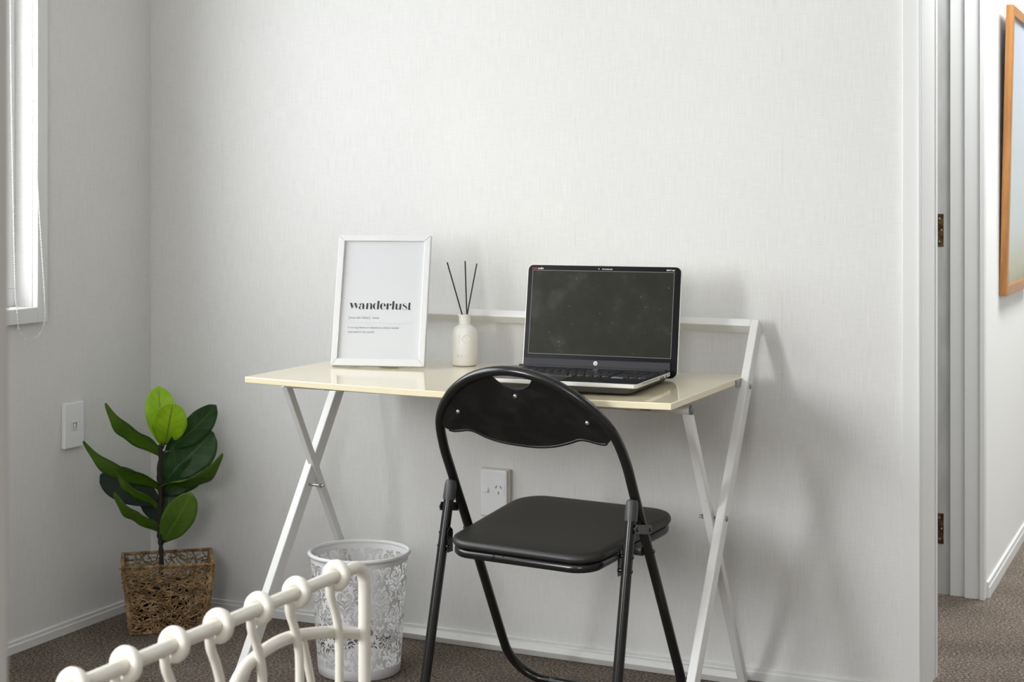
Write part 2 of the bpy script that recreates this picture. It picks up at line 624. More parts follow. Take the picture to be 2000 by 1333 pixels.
def window(name, axis, at, a0, a1, z0, z1, depth_sign, mull=1):
    """frame, mullion and pane in an opening; axis 'y' = window in the left wall, 'x' = in the rear wall"""
    fr = MB()
    t = 0.045

    def bx(mb, p0, p1, q0, q1, d0, d1):
        if axis == 'y':
            mb.box((at + min(d0, d1), p0, q0), (at + max(d0, d1), p1, q1))
        else:
            mb.box((p0, at + min(d0, d1), q0), (p1, at + max(d0, d1), q1))
    d0, d1 = depth_sign * 0.055, depth_sign * 0.10
    bx(fr, a0, a1, z0, z0 + t, d0, d1)
    bx(fr, a0, a1, z1 - t, z1, d0, d1)
    bx(fr, a0, a0 + t, z0 + t, z1 - t, d0, d1)
    bx(fr, a1 - t, a1, z0 + t, z1 - t, d0, d1)
    for k in range(mull):
        c = a0 + (a1 - a0) * (k + 1) / (mull + 1)
        bx(fr, c - 0.02, c + 0.02, z0 + t, z1 - t, d0, d1)
    o = struct(name, fr, M['upvc'], bevel=0.002)
    g = MB()
    bx(g, a0 + t, a1 - t, z0 + t, z1 - t, depth_sign * 0.075, depth_sign * 0.079)
    g.build('pane', M['glass'], o)
    return o


window('window_1', 'y', 0.0, WY0, WY1, WZ0, WZ1, -1)
window('window_2', 'y', 0.0, VY0, VY1, VZ0_, VZ1_, -1, 0)
window('window_3', 'x', RY, BX0, BX1, BZ0, BZ1, -1)

# window_1 casing
cs = MB()
cs.box((0, WY1 - 0.0, WZ0 - 0.040), (0.018, WY1 + 0.038, WZ1 + 0.04))
cs.box((0, WY0 - 0.038, WZ0 - 0.040), (0.018, WY0, WZ1 + 0.04))
cs.box((0, WY0, WZ0 - 0.040), (0.018, WY1, WZ0))
cs.box((0, WY0, WZ1), (0.018, WY1, WZ1 + 0.04))
struct('trim_1', cs, M['trim'], bevel=0.003)

# baseboards: a bevelled board with a thin cap line
def baseboard(name, p0, p1, nrm, h=0.031, t=0.009):
    p0, p1, nrm = Vector(p0), Vector(p1), Vector(nrm)
    prof = [(0, 0), (t, 0), (t, h * 0.62), (t * 0.72, h * 0.72), (t * 0.72, h * 0.94), (t * 0.5, h), (0, h)]
    d = p1 - p0
    mb = MB().prism([(a, b) for a, b in prof], p0, nrm, (0, 0, 1), d)
    return struct(name, mb, M['trim'])


baseboard('baseboard_back', (0.0, 0, 0), (DX0 - 0.036, 0, 0), (0, -1, 0))
baseboard('baseboard_left', (0, RY, 0), (0, -0.0095, 0), (1, 0, 0))
baseboard('baseboard_hall', (HX, 1.003, 0), (HX, 4.4, 0), (1, 0, 0), h=0.045)
baseboard('baseboard_right', (RX, RY, 0), (RX, 4.4, 0), (-1, 0, 0))

# doorway casing and jamb in the back wall (door_1)
ar = MB()
ar.box((DX0 - 0.036, -0.014, 0), (DX0 + 0.001, 0, DH + 0.074))
ar.box((DX1, -0.018, 0), (DX1 + 0.074, 0, DH + 0.074))
ar.box((DX0 + 0.001, -0.018, DH), (DX1, 0, DH + 0.074))
struct('trim_2', ar, M['trim'], bevel=0.0018)
jb = MB()
jb.box((DX0, -0.019, 0.0), (DX0 + 0.004, 0.000, DH))
jb.box((DX0, 0.004, 0.0), (DX0 + 0.004, WT - 0.006, DH))
jb.box((DX0, 0.000, 0.0), (DX0 + 0.0015, 0.004, DH))
jb.box((DX0, WT - 0.002, 0.0), (DX0 + 0.006, WT + 0.024, DH))
jb.box((DX1 - 0.004, 0.0, 0.0), (DX1, WT, DH))
jb.box((DX0, 0.0, DH - 0.004), (DX1, WT, DH))
struct('trim_3', jb, M['trim'], bevel=0.0008)

# far doorway casing beside the hall wall, with its recessed jamb and two hinges
c2 = MB()
c2.box((2.0296, 0.985, 0), (2.0705, 1.002, 2.06))
c2.box((2.0705, 0.975, 0), (2.113, 1.002, 2.06))
c2.box((2.113, 0.967, 0), (2.1275, 1.002, 2.06))
struct('trim_4', c2, M['trim'], bevel=0.0018)
struct('trim_5', MB().box((1.86, 0.996, 0), (2.0294, 1.0025, 2.04)), M['trim_shaded'])


def hinge(z0, z1, label):
    h = MB().box((1.93, 0.9945, z0), (2.0105, 0.9975, z1)).build('door_hinge', M['brass'], bevel=0.0008)
    tag(h, label, 'hinge', 'hinges on the far door jamb')
    for k in range(3):
        z = z0 + (z1 - z0) * (0.15 + 0.35 * k)
        MB().cyl((2.0045 if k == 1 else 1.999, 0.9947, z), (2.0045 if k == 1 else 1.999, 0.9925, z), 0.0032, 10, 0.001).build(
            'screw', M['steel'], h, smooth=True)


hinge(0.9914, 1.0848, 'tarnished brass hinge on the far shaded jamb, higher of the two')
hinge(0.143, 0.2303, 'tarnished brass hinge on the far shaded jamb, near the carpet')

# painted post close to the camera on the left
dl = MB()
e0, e1 = Vector((1.9075, -2.677, 0)), Vector((1.898, -2.727, 0))
dd = (e1 - e0).normalized()
dn = Vector((-0.050, -0.010, 0))
V = []
for z in (0.0, H):
    for p in (e0, e1, e1 + dn, e0 + dn):
        V.append((p.x, p.y, z))
dl.add(V, [(0, 3, 2, 1), (4, 5, 6, 7), (0, 1, 5, 4), (1, 2, 6, 5), (2, 3, 7, 6), (3, 0, 4, 7)])
struct('trim_6', dl, M['door_paint'], bevel=0.003)

# ------------------------------------------------------------------ roller blind with its bead chain
rb = tag(empty('roller_blind', (0.05, -1.2, 2.12)), 'rolled white blind over the left window with a long bead chain', 'blind')
MB().cyl((0, -0.70, 0), (0, 0.66, 0), 0.024, 24).build('blind_roll', M['upvc'], rb, smooth=True)
MB().box((-0.05, 0.66, -0.035), (0.03, 0.668, 0.035)).build('bracket', M['upvc'], rb)
MB().box((-0.05, -0.708, -0.035), (0.03, -0.70, 0.035)).build('bracket', M['upvc'], rb)
ch = [(-0.596, 2.10), (-0.594, 1.617), (-0.587, 1.240), (-0.577, 0.913), (-0.571, 0.862), (-0.5655, 0.811), (-0.555, 0.791), (-0.540, 0.780),
      (-0.5215, 0.776), (-0.4993, 0.783), (-0.4840, 0.7940), (-0.4745, 0.812), (-0.4692, 0.830), (-0.4700, 0.865), (-0.4730, 0.9075),
      (-0.4918, 1.114), (-0.5067, 1.306), (-0.5215, 1.548), (-0.5271, 1.624), (-0.535, 2.10)]
path = catmull([(0.03 - 0.05, y + 1.2, z - 2.12) for y, z in ch], 16)
beads = MB()
acc, last = 0.0, path[0]
ico = bmesh.new()
bmesh.ops.create_icosphere(ico, subdivisions=1, radius=0.00215)
iv = [v.co.copy() for v in ico.verts]
ifc = [tuple(v.index for v in f.verts) for f in ico.faces]
ico.free()
for i in range(1, len(path)):
    seg = path[i] - path[i - 1]
    L = seg.length
    s = 0.0
    while acc + (L - s) >= 0.0058:
        s += 0.0058 - acc
        acc = 0.0
        p = path[i - 1] + seg * (s / L)
        beads.add([p + q for q in iv], ifc)
    acc += L - s
beads.tube(path, 0.0006, 5)
beads.build('bead_chain', M['bead'], rb, smooth=True)

# ------------------------------------------------------------------ wall plates
po = tag(empty('power_outlet', (1.0699, -0.0, 0.389)), 'white single power point with a rocker switch, low behind the chair', 'power outlet')
MB().box((-0.0405, -0.014, -0.0605), (0.0405, 0, 0.0605)).build('mounting_block', M['plate_cream'], po, bevel=0.002)
MB().box((-0.0365, -0.0215, -0.0585), (0.0365, -0.014, 0.0585)).build('face_plate', M['plate_white'], po, bevel=0.0035, seg=3)
sw = MB().box((-0.0295, -0.0255, 0.002), (-0.0145, -0.0215, 0.010))
sw.box((-0.0295, -0.0228, 0.010), (-0.0145, -0.0215, 0.018))
sw.build('rocker_switch', M['plate_white'], po, bevel=0.001)
MB().box((0.0005, -0.0224, -0.0045), (0.0300, -0.0214, 0.0245)).build('socket_face', M['plate_white'], po, bevel=0.0006)
sl = MB()
for cx, cz, an in ((0.0075, 0.0165, -28), (0.0205, 0.0165, 28), (0.014, 0.002, 0)):
    mt = Matrix.Translation((cx, -0.0225, cz)) @ Matrix.Rotation(radians(-an), 4, 'Y')
    sl.box((-0.0009, -0.0003, -0.0038), (0.0009, 0.0004, 0.0038), mt)
sl.build('pin_slots', M['slot'], po)

ns = tag(empty('network_outlet', (0.0, -0.3350, 0.5385)), 'white wall plate with one small square socket, left wall above plant', 'wall outlet')
MB().box((0.0, -0.0385, -0.0590), (0.012, 0.0385, 0.0590)).build('face_plate', M['plate_white'], ns, bevel=0.003, seg=3)
fr = MB()
fr.box((0.013, -0.0135, -0.011), (0.0142, -0.0095, 0.011))
fr.box((0.013, 0.0075, -0.011), (0.0142, 0.0115, 0.011))
fr.box((0.013, -0.0095, -0.011), (0.0142, 0.0075, -0.0075))
fr.box((0.013, -0.0095, 0.0075), (0.0142, 0.0075, 0.011))
fr.build('socket_frame', M['plate_white'], ns)
MB().box((0.0129, -0.0075, -0.0070), (0.0132, 0.0060, 0.0070)).build('socket_hole', M['grey_plastic'], ns)
MB().box((0.0131, -0.0060, -0.0060), (0.0138, 0.0025, 0.0050)).build('socket_shutter', M['plate_white'], ns)

# ------------------------------------------------------------------ framed picture in the hall
hp = empty('framed_picture', (HX + 0.001, 1.27, 0.838))
hp.rotation_euler = (0, radians(1.3), 0)
tag(hp, 'orange wooden framed picture of pale sky on the hall wall', 'framed picture')
pf = MB()
pw, ph, pt, pb = 0.62, 0.868, 0.022, 0.030
pf.box((0, 0, 0), (pt, pb, ph))
pf.box((0, pw - pb, 0), (pt, pw, ph))
pf.box((0, pb, 0), (pt, pw - pb, pb))
pf.box((0, pb, ph - pb), (pt, pw - pb, ph))
pf.build('frame', M['wood'], hp, bevel=0.0015)
MB().box((0.004, pb, pb), (0.012, pw - pb, ph - pb)).build('artwork', M['art'], hp)


# ------------------------------------------------------------------ desk
DS = 1.003
D0 = CAM + (Vector((1.28, -0.19, 0)) - CAM) * DS
D0.z = CAM.z * (1 - DS)
desk = empty('folding_desk', (D0.x, D0.y, 0), -0.026)
desk.scale = (DS, DS, DS)
tag(desk, 'folding desk with a cream gloss top and white crossed metal legs', 'desk')
DZ = D0.z   # small sink of the whole frame into the pile


def top_z(lx, ly):
    t = (ly + 0.401) / 0.5196
    z = 0.7217 + (0.7264 - 0.7217) * t
    a = (lx + 0.5735) / 1.0365
    z -= 0.0055 * 4 * a * (1 - a) + 0.002 * a * (1 - t)
    return z + DZ


tt = MB()
nx, ny, th = 24, 4, 0.0142
X = [-0.5735 + 1.0365 * i / nx for i in range(nx + 1)]
Y = [-0.394 + 0.5096 * j / ny for j in range(ny + 1)]
V, F = [], []
for s in (0, 1):
    for j in range(ny + 1):
        for i in range(nx + 1):
            V.append((X[i], Y[j], top_z(X[i], Y[j]) - s * th))
S = (nx + 1) * (ny + 1)
idx = lambda s, i, j: s * S + j * (nx + 1) + i
for j in range(ny):
    for i in range(nx):
        F.append((idx(0, i, j), idx(0, i + 1, j), idx(0, i + 1, j + 1), idx(0, i, j + 1)))
        F.append((idx(1, i, j), idx(1, i, j + 1), idx(1, i + 1, j + 1), idx(1, i + 1, j)))
for i in range(nx):
    F.append((idx(0, i, 0), idx(1, i, 0), idx(1, i + 1, 0), idx(0, i + 1, 0)))
    F.append((idx(0, i, ny), idx(0, i + 1, ny), idx(1, i + 1, ny), idx(1, i, ny)))
for j in range(ny):
    F.append((idx(0, 0, j), idx(0, 0, j + 1), idx(1, 0, j + 1), idx(1, 0, j)))
    F.append((idx(0, nx, j), idx(1, nx, j), idx(1, nx, j + 1), idx(0, nx, j + 1)))
tt.add(V, F)
tt.build('tabletop', M['desk_top'], desk, smooth=True, bevel=0.0018, seg=3)

# B frame: rail at the top back, feet at the front
TB = 0.0355


def legB(side):
    if side > 0:
        b0, b1, xo, xi = -0.463 + 0.0728, 0.6691 - 0.0453, 0.481, 0.4621
    else:
        b0, b1, xo, xi = -0.463, 0.6691, -0.5781, -0.5573
    al = math.atan(b1)
    off = TB / 2
    # centre line: front face line shifted back by half the thickness along the normal
    ny_, nz_ = cos(al), -sin(al)
    ztop = 0.8515 if side > 0 else 0.8555
    pf_ = lambda z: Vector(((xo + xi) / 2, b0 + b1 * z, z + DZ))
    c = Vector((0, ny_ * off, nz_ * off))
    p1 = pf_(ztop) + c
    p0 = pf_(0.012) + c
    return p0, p1, abs(xo - xi)


PB = {}
for s in (-1, 1):
    p0, p1, wx = legB(s)
    PB[s] = (p0, p1, wx)
    MB().beam(p0, p1, (1, 0, 0), wx, TB).build('leg', M['desk_metal'], desk, bevel=0.0022, seg=2)
    ft = MB().beam(p0 - (p1 - p0).normalized() * 0.004, p0 + (p1 - p0).normalized() * 0.012, (1, 0, 0), wx + 0.002, TB + 0.002)
    ft.build('foot_cap', M['grey_plastic'], desk, bevel=0.001)
# top rail: axis along x between the two leg tops
LR = 0.0185
pl_, pr_ = PB[-1][1], PB[1][1]
dl_ = (PB[-1][1] - PB[-1][0]).normalized()
dr_ = (PB[1][1] - PB[1][0]).normalized()
a0 = pl_ - dl_ * (LR / 2) + Vector((PB[-1][2] / 2, 0, 0))
a1 = pr_ - dr_ * (LR / 2) - Vector((PB[1][2] / 2, 0, 0))
MB().beam(a0, a1, (dl_ + dr_) / 2, LR, TB).build('top_rail', M['desk_metal'], desk, bevel=0.002)


# A frame: top under the front of the tabletop, feet at the wall
def legA(side):
    xo, xi = (0.4523, 0.4336) if side > 0 else (-0.5683, -0.5524)
    a_0, a_1 = 0.1355, -0.5700
    al = math.atan(-a_1)
    TA = 0.0205
    c = Vector((0, cos(al) * TA / 2, sin(al) * TA / 2))
    pf_ = lambda z: Vector(((xo + xi) / 2, a_0 + a_1 * z, z + DZ))
    return pf_(0.004) + c, pf_(0.684) + c, abs(xo - xi), TA


PA = {}
for s in (-1, 1):
    p0, p1, wx, TA = legA(s)
    PA[s] = (p0, p1, wx)
    MB().beam(p0, p1, (1, 0, 0), wx, TA).build('leg', M['desk_metal'], desk, bevel=0.0018)
q0, q1 = PA[-1][0], PA[1][0]
da = (PA[1][1] - PA[1][0]).normalized()
MB().beam(q0 + da * 0.010 + Vector((0.008, 0, 0)), q1 + da * 0.010 - Vector((0.009, 0, 0)), da, 0.020, 0.0205).build(
    'bottom_rail', M['desk_metal'], desk, bevel=0.0018)
# round hinge tube under the tabletop
zc = PA[1][1].z + 0.003
yc = PA[1][1].y - 0.004
MB().cyl((-0.560, yc, zc - 0.0005), (0.452, yc, zc - 0.0035), 0.0100, 24).build('hinge_tube', M['desk_metal'], desk, smooth=True)
MB().cyl((0.452, yc, zc - 0.0035), (0.460, yc, zc - 0.0035), 0.0104, 24, 0.003).build('tube_end_cap', M['grey_plastic'], desk, smooth=True)
for bx_ in (-0.435, 0.355):
    g = MB().box((bx_ - 0.013, yc - 0.010, zc - 0.010), (bx_ + 0.013, yc + 0.028, zc + 0.0075))
    g.build('tube_clip', M['grey_plastic'], desk, bevel=0.003)
# bolts
for s in (-1, 1):
    xo = 0.481 if s > 0 else -0.5781
    b0, b1 = (-0.3902, 0.6238) if s > 0 else (-0.463, 0.6691)
    zx = 0.4356
    yb = b0 + b1 * zx + 0.021
    b = MB()
    b.cyl((xo - 0.0, yb, zx + DZ), (xo + s * 0.0032, yb, zx + DZ), 0.0062, 18, 0.0015)
    b.cyl((xo, yb, zx + DZ), (xo - s * 0.062, yb, zx + DZ), 0.0030, 12)
    b.cyl((xo - s * 0.0505, yb, zx + DZ), (xo - s * 0.056, yb, zx + DZ), 0.0052, 6)
    b.build('cross_bolt', M['steel'], desk, smooth=True)
    zt = 0.704
    yt = b0 + b1 * zt + 0.023
    b = MB()
    b.cyl((xo, yt, zt + DZ), (xo + s * 0.0030, yt, zt + DZ), 0.0062, 18, 0.0015)
    b.build('tabletop_bolt', M['steel'], desk, smooth=True)
MB().box((0.4630, 0.020, 0.706 + DZ), (0.4660, 0.075, 0.7225 + DZ)).build('side_plate', M['steel'], desk)


def on_desk(wx, wy):
    """height of the tabletop at a world point"""
    dx, dy = wx - D0.x, wy - D0.y
    c, s = cos(-0.026), sin(-0.026)
    return top_z((c * dx + s * dy) / DS, (-s * dx + c * dy) / DS) * DS


# ------------------------------------------------------------------ folding chair
CS = 0.9930
C0 = CAM + (Vector((1.4336, -0.2292, 0)) - CAM) * CS
chair = empty('folding_chair', (C0.x, C0.y, 0), -0.1173)
chair.scale = (CS,) * 3
tag(chair, 'black folding chair with a round tube back and padded vinyl seat', 'chair')
F1 = -0.5179
CZ = C0.z


def cp(s, z, off=0.0):
    """point on the sloping plane of the chair's front tube; off = distance towards the seat front"""
    n = Vector((0, 1, -F1)).normalized()
    return Vector((s, F1 * z, z + CZ)) + n * off


TR = 0.0108
hoop = [(-0.2257, 0.10), (-0.2245, 0.297), (-0.2250, 0.430), (-0.2255, 0.52), (-0.2245, 0.590), (-0.2110, 0.652), (-0.1700, 0.706), (-0.115, 0.7445),
        (-0.058, 0.7655), (0, 0.7725), (0.058, 0.7655), (0.115, 0.7445), (0.1700, 0.706), (0.2110, 0.652), (0.2245, 0.590), (0.2255, 0.52),
        (0.2250, 0.430), (0.2257, 0.297), (0.2257, 0.10)]
hp_ = [(-0.2257, 0.10)]
pts = catmull([(a, b, 0) for a, b in hoop], 10)
low = []
ZB = 0.0110 - CZ     # the floor bar rests on the carpet
for k in range(1, 12):      # right bottom corner
    a = pi / 2 * k / 12
    low.append((0.2257 - 0.085 * (1 - cos(a)), ZB + 0.085 * (1 - sin(a)), 0))
low += [(0.12, ZB, 0), (0.05, ZB, 0), (-0.05, ZB, 0), (-0.12, ZB, 0)]
for k in range(11, 0, -1):
    a = pi / 2 * k / 12
    low.append((-0.2257 + 0.085 * (1 - cos(a)), ZB + 0.085 * (1 - sin(a)), 0))
loop = [cp(p[0], p[1]) for p in pts] + [cp(p[0], p[1]) for p in low]
MB().tube(loop, TR, 18, closed=True).build('front_frame', M['chair_metal'], chair, smooth=True)
for s in (-0.118, 0.118):
    MB().tube([cp(s - 0.008, ZB), cp(s + 0.008, ZB)], TR + 0.0006, 18).build('foot_bar_collar', M['chair_cap'], chair, smooth=True)

# backrest: a shaped plate inside the hoop with a lens-shaped hand hole
top_arc = [p for p in hoop if p[1] >= 0.648]
top_arc = [(a * 0.985, b - 0.003) for a, b in top_arc]
ta = [(p.x, p.y) for p in catmull([(a, b, 0) for a, b in top_arc], 6)]
bot = [(0.2068, 0.640), (0.2000, 0.6320), (0.1850, 0.6262), (0.1640, 0.6268), (0.1450, 0.6290), (0.1256, 0.6276), (0.0982, 0.6172), (0.0600, 0.6055),
       (0.0200, 0.5995), (-0.0200, 0.5990), (-0.0695, 0.6035), (-0.1056, 0.6130), (-0.1333, 0.6262), (-0.1500, 0.6288), (-0.1650, 0.6270), (-0.1850, 0.6262),
       (-0.2000, 0.6320), (-0.2068, 0.640)]
bo = [(p.x, p.y) for p in catmull([(a, b, 0) for a, b in bot], 4)]
outline = ta + bo
hole = [(p.x, p.y) for p in catmull([(-0.0500, 0.7600, 0), (-0.0330, 0.7425, 0), (-0.0150, 0.7330, 0), (0.0040, 0.7300, 0), (0.0240, 0.7335, 0),
                                     (0.0430, 0.7430, 0), (0.0570, 0.7580, 0)], 5)]
hole += [(0.030, 0.7640), (0.0, 0.7655), (-0.028, 0.7640)]


def curve_off(s, z):
    # the plate bows slightly towards the seat between the tubes
    return -0.004 + 0.014 * (1 - (s / 0.21) ** 2) * (0.35 + 0.65 * min(1, max(0, (0.76 - z) / 0.12)))


def plate(outline, hole, t):
    loops = [[Vector((a, b, 0)) for a, b in outline], [Vector((a, b, 0)) for a, b in hole]]
    allp = loops[0] + loops[1]
    # fill with a fine clipped grid: triangulate outline+hole, then subdivide in bmesh
    tris = tessellate_polygon(loops)
    bm = bmesh.new()
    vs = [bm.verts.new(p) for p in allp]
    for t3 in tris:
        try:
            bm.faces.new([vs[i] for i in t3])
        except ValueError:
            pass
    for _ in range(3):
        long_e = [e for e in bm.edges if e.calc_length() > 0.022]
        if not long_e:
            break
        bmesh.ops.subdivide_edges(bm, edges=long_e, cuts=1)
        bmesh.ops.triangulate(bm, faces=bm.faces)
    for v in bm.verts:
        s, z = v.co.x, v.co.y
        p = cp(s, z, curve_off(s, z))
        v.co = p
    me = bpy.data.meshes.new('backrest')
    bmesh.ops.recalc_face_normals(bm, faces=bm.faces)
    bm.to_mesh(me)
    bm.free()
    me.polygons.foreach_set('use_smooth', [True] * len(me.polygons))
    me.materials.append(M['chair_plate'])
    o = bpy.data.objects.new('backrest', me)
    COL.objects.link(o)
    o.parent = chair
    sd = o.modifiers.new('solid', 'SOLIDIFY')
    sd.thickness = t
    sd.offset = 0
    bv = o.modifiers.new('bev', 'BEVEL')
    bv.width = 0.0015
    bv.segments = 2
    bv.limit_method = 'ANGLE'
    bv.angle_limit = radians(50)
    return o


plate(outline, hole, 0.006)
# raised rim along the lower edge of the plate and around the hand hole
MB().tube([cp(a, b - 0.0004, curve_off(a, b) - 0.0015) for a, b in bo[6:-6]], 0.0034, 8).build('edge_rim', M['chair_plate'], chair, smooth=True)
MB().tube([cp(a, b + 0.0002, curve_off(a, b) - 0.0012) for a, b in hole[1:-4]], 0.0030, 8).build('hand_hole_rim', M['chair_plate'], chair, smooth=True)
nF = Vector((0, 1, -F1)).normalized()
for s, z in ((-0.1562, 0.6721), (0.0000, 0.7166), (0.1600, 0.6712)):
    c = cp(s, z, curve_off(s, z) - 0.0028)
    sc = MB().cyl(c, c - nF * 0.0042, 0.0046, 20, 0.002).build('screw', M['screw'], chair, smooth=True)
    MB().lathe([(0.0062, 0), (0.0086, 0), (0.0086, 0.0010), (0.0062, 0.0010)], 24,
               Matrix.Translation(c + nF * 0.0005) @ Vector((0, 0, 1)).rotation_difference(-nF).to_matrix().to_4x4(), closed=True).build(
        'washer', M['chair_plate'], sc, smooth=True)

# seat: pad and the steel pan beneath
def rrect(wf, wr, tf, tr, rf, rr, k=8):
    P = []
    for cx, cy, r, a0_ in ((wf - rf, tf - rf, rf, 0), (-(wf - rf), tf - rf, rf, 90), (-(wr - rr), tr + rr, rr, 180), (wr - rr, tr + rr, rr, 270)):
        for i in range(k + 1):
            a = radians(a0_ + 90 * i / k)
            P.append((cx + r * cos(a), cy + r * sin(a)))
    return P


def seat_z(t):
    return 0.400 + (0.434 - 0.400) * (t + 0.37) / 0.38


def seat_layers(name, m, wf, wr, tf, tr, rf, rr, levels):
    mb = MB()
    V, F = [], []
    n = None
    for inset, dz in levels:
        P = rrect(wf - inset, wr - inset, tf - inset, tr + inset, max(rf - inset, 0.01), max(rr - inset, 0.01))
        n = len(P)
        for a, b in P:
            V.append((a + 0.002 * (0.01 - b) / 0.38, b, seat_z(b) + dz + CZ))
    for i in range(len(levels) - 1):
        for k in range(n):
            l = (k + 1) % n
            F.append((i * n + k, i * n + l, (i + 1) * n + l, (i + 1) * n + k))
    F.append(tuple(range(n - 1, -1, -1)))
    F.append(tuple((len(levels) - 1) * n + k for k in range(n)))
    return mb.add(V, F).build(name, m, chair, smooth=True, auto=50)


SW = dict(wf=0.2020, wr=0.1840, tf=0.014, tr=-0.375, rf=0.070, rr=0.060)
seat_layers('seat', M['vinyl'], levels=[(0.009, -0.0190), (0.003, -0.0175), (0.0, -0.0130), (0.0, -0.0085), (0.0025, -0.0035), (0.008, -0.0008),
                                        (0.018, 0.0004), (0.05, 0.0014), (0.09, 0.002)], **SW)
seat_layers('seat_pan', M['chair_metal'], levels=[(0.018, -0.0400), (0.008, -0.0390), (0.0045, -0.0345), (0.0045, -0.0265), (0.0090, -0.0205), (0.02, -0.0190)], **SW)
MB().cyl((-0.055, -0.3655, seat_z(-0.37) - 0.0275 + CZ), (-0.055, -0.3715, seat_z(-0.37) - 0.0275 + CZ), 0.0042, 14, 0.0015).build('pan_rivet', M['chair_metal'], chair, smooth=True)
MB().box((-0.0335, -0.3693, seat_z(-0.37) - 0.036 + CZ), (-0.0305, -0.3660, seat_z(-0.37) - 0.020 + CZ)).build('pan_seam', M['chair_plate'], chair)

# rear legs with plastic caps, a lower cross bar, links and rivets
R0, R1, ZC, SR = -0.2732, 0.2209, 0.5058, 0.2245


def rp(s, z):
    return Vector((s * (SR + 0.008 * (ZC - z) / 0.5), R0 - R1 * (ZC - z), z + CZ))


for s in (-1, 1):
    leg = MB().tube([rp(s, 0.010 - CZ), rp(s, 0.25), rp(s, 0.478)], 0.0113, 18)
    lg = leg.build('leg', M['chair_metal'], chair, smooth=True)
    d = (rp(s, 0.5) - rp(s, 0.3)).normalized()
    c0, c1 = rp(s, 0.463), rp(s, 0.503)
    cap = MB()
    R = [0.0134, 0.0137, 0.0134, 0.0126, 0.0108, 0.0066]
    Z = [0.463, 0.470, 0.492, 0.500, 0.5045, 0.5062]
    cap.tube([rp(s, z) for z in Z], R, 18)
    cap.build('leg_cap', M['chair_cap'], chair, smooth=True)
    MB().tube([rp(s, 0.003 - CZ), rp(s, 0.024 - CZ)], 0.0130, 14).build('foot_cap', M['chair_cap'], chair, smooth=True)
    # link from the rear leg to the front tube (outer side)
    la, lb = rp(s, 0.448), cp(s * 0.2262, 0.437)
    la.x = lb.x = s * 0.2400
    pl = MB()
    dirl = (lb - la)
    L = dirl.length + 0.012
    dirl.normalize()
    up_ = Vector((1, 0, 0)).cross(dirl)
    ol = [(-0.006 + 0.0, -0.0095), (L - 0.006, -0.0095), (L - 0.002, -0.004), (L - 0.002, 0.004), (L - 0.006, 0.0095), (-0.004, 0.0095), (-0.010, 0.0)]
    pl.prism(ol, la, dirl, up_, Vector((s * 0.0022, 0, 0)))
    lk = pl.build('link_plate', M['chair_cap'], chair, bevel=0.0006)
    for p in (la, lb):
        MB().cyl(p - Vector((s * 0.012, 0, 0)), p + Vector((s * 0.0052, 0, 0)), 0.0048, 14, 0.0018).build('rivet', M['chair_metal'], lk, smooth=True)
    # seat brackets
    z1 = seat_z(-0.30) - 0.012
    b = MB()
    pb_ = rp(s, z1 - 0.012)
    b.prism([(-0.010, -0.030), (0.010, -0.030), (0.010, 0.018), (0.0, 0.026), (-0.010, 0.018)],
            Vector((s * (SR - 0.0155), pb_.y, pb_.z)), (0, 1, 0), (0, 0, 1), Vector((s * 0.0022, 0, 0)))
    bp = b.build('seat_bracket', M['chair_metal'], chair, bevel=0.0005)
    for dz in (0.010, -0.018):
        q = rp(s, z1 - 0.012 + dz)
        MB().cyl(q - Vector((s * 0.020, 0, 0)), q + Vector((s * 0.0135, 0, 0)), 0.0044, 14, 0.0018).build('rivet', M['chair_metal'], bp, smooth=True)
    # pivot of the front tube and the seat pan
    q = cp(s * 0.2262, seat_z(-0.2) - 0.030)
    MB().cyl(Vector((s * 0.190, q.y, q.z)), Vector((s * 0.2395, q.y, q.z)), 0.0046, 14, 0.0018).build('pivot_bolt', M['chair_metal'], chair, smooth=True)
    q2 = Vector((s * 0.190, q.y - 0.004, q.z))
    MB().cyl(q2, q2 + Vector((s * 0.024, 0, 0)), 0.0110, 18).build('pivot_spacer', M['chair_cap'], chair, smooth=True)
MB().tube([rp(-1, 0.040), rp(1, 0.040)], 0.0080, 14).build('rear_cross_bar', M['chair_metal'], chair, smooth=True)

# ------------------------------------------------------------------ picture frame on the desk
FX, FY, FT, FW, FH, FL = 0.7670, -0.3068, 0.2693, 0.2318, 0.3242, 0.2533
fz = max(on_desk(FX, FY), on_desk(FX + 0.225, FY + 0.06)) + 0.0042
pic = empty('picture_frame', (FX, FY, fz), FT)
tag(pic, 'white picture frame with a wanderlust print, leaning back on the desk', 'picture frame')
RF = Matrix.Rotation(-FL, 4, 'X')   # leans away from the viewer (towards +y)
fb = MB()
ft_, bw = 0.016, 0.0150
o4 = [(0, 0), (FW, 0), (FW, FH), (0, FH)]
i4 = [(bw, 0.0175), (FW - bw, 0.0175), (FW - bw, FH - 0.0145), (bw, FH - 0.0145)]
for k in range(4):
    q = [o4[k], o4[(k + 1) % 4], i4[(k + 1) % 4], i4[k]]
    # shave each mitre by a hair so the joint reads
    cx_, cz_ = sum(p[0] for p in q) / 4, sum(p[1] for p in q) / 4
    q = [(a + (0.00012 if a < cx_ else -0.00012) * (k % 2 == 0), b + (0.00012 if b < cz_ else -0.00012) * (k % 2 == 1)) for a, b in q]
    fb.prism(q, (0, 0, 0), RF.to_3x3() @ Vector((1, 0, 0)), RF.to_3x3() @ Vector((0, 0, 1)), RF.to_3x3() @ Vector((0, ft_, 0)))
fb.build('frame', M['frame_white'], pic, bevel=0.0010)
MB().box((bw, 0.0060, 0.0175), (FW - bw, 0.0085, FH - 0.0145), RF).build('print', M['paper'], pic)
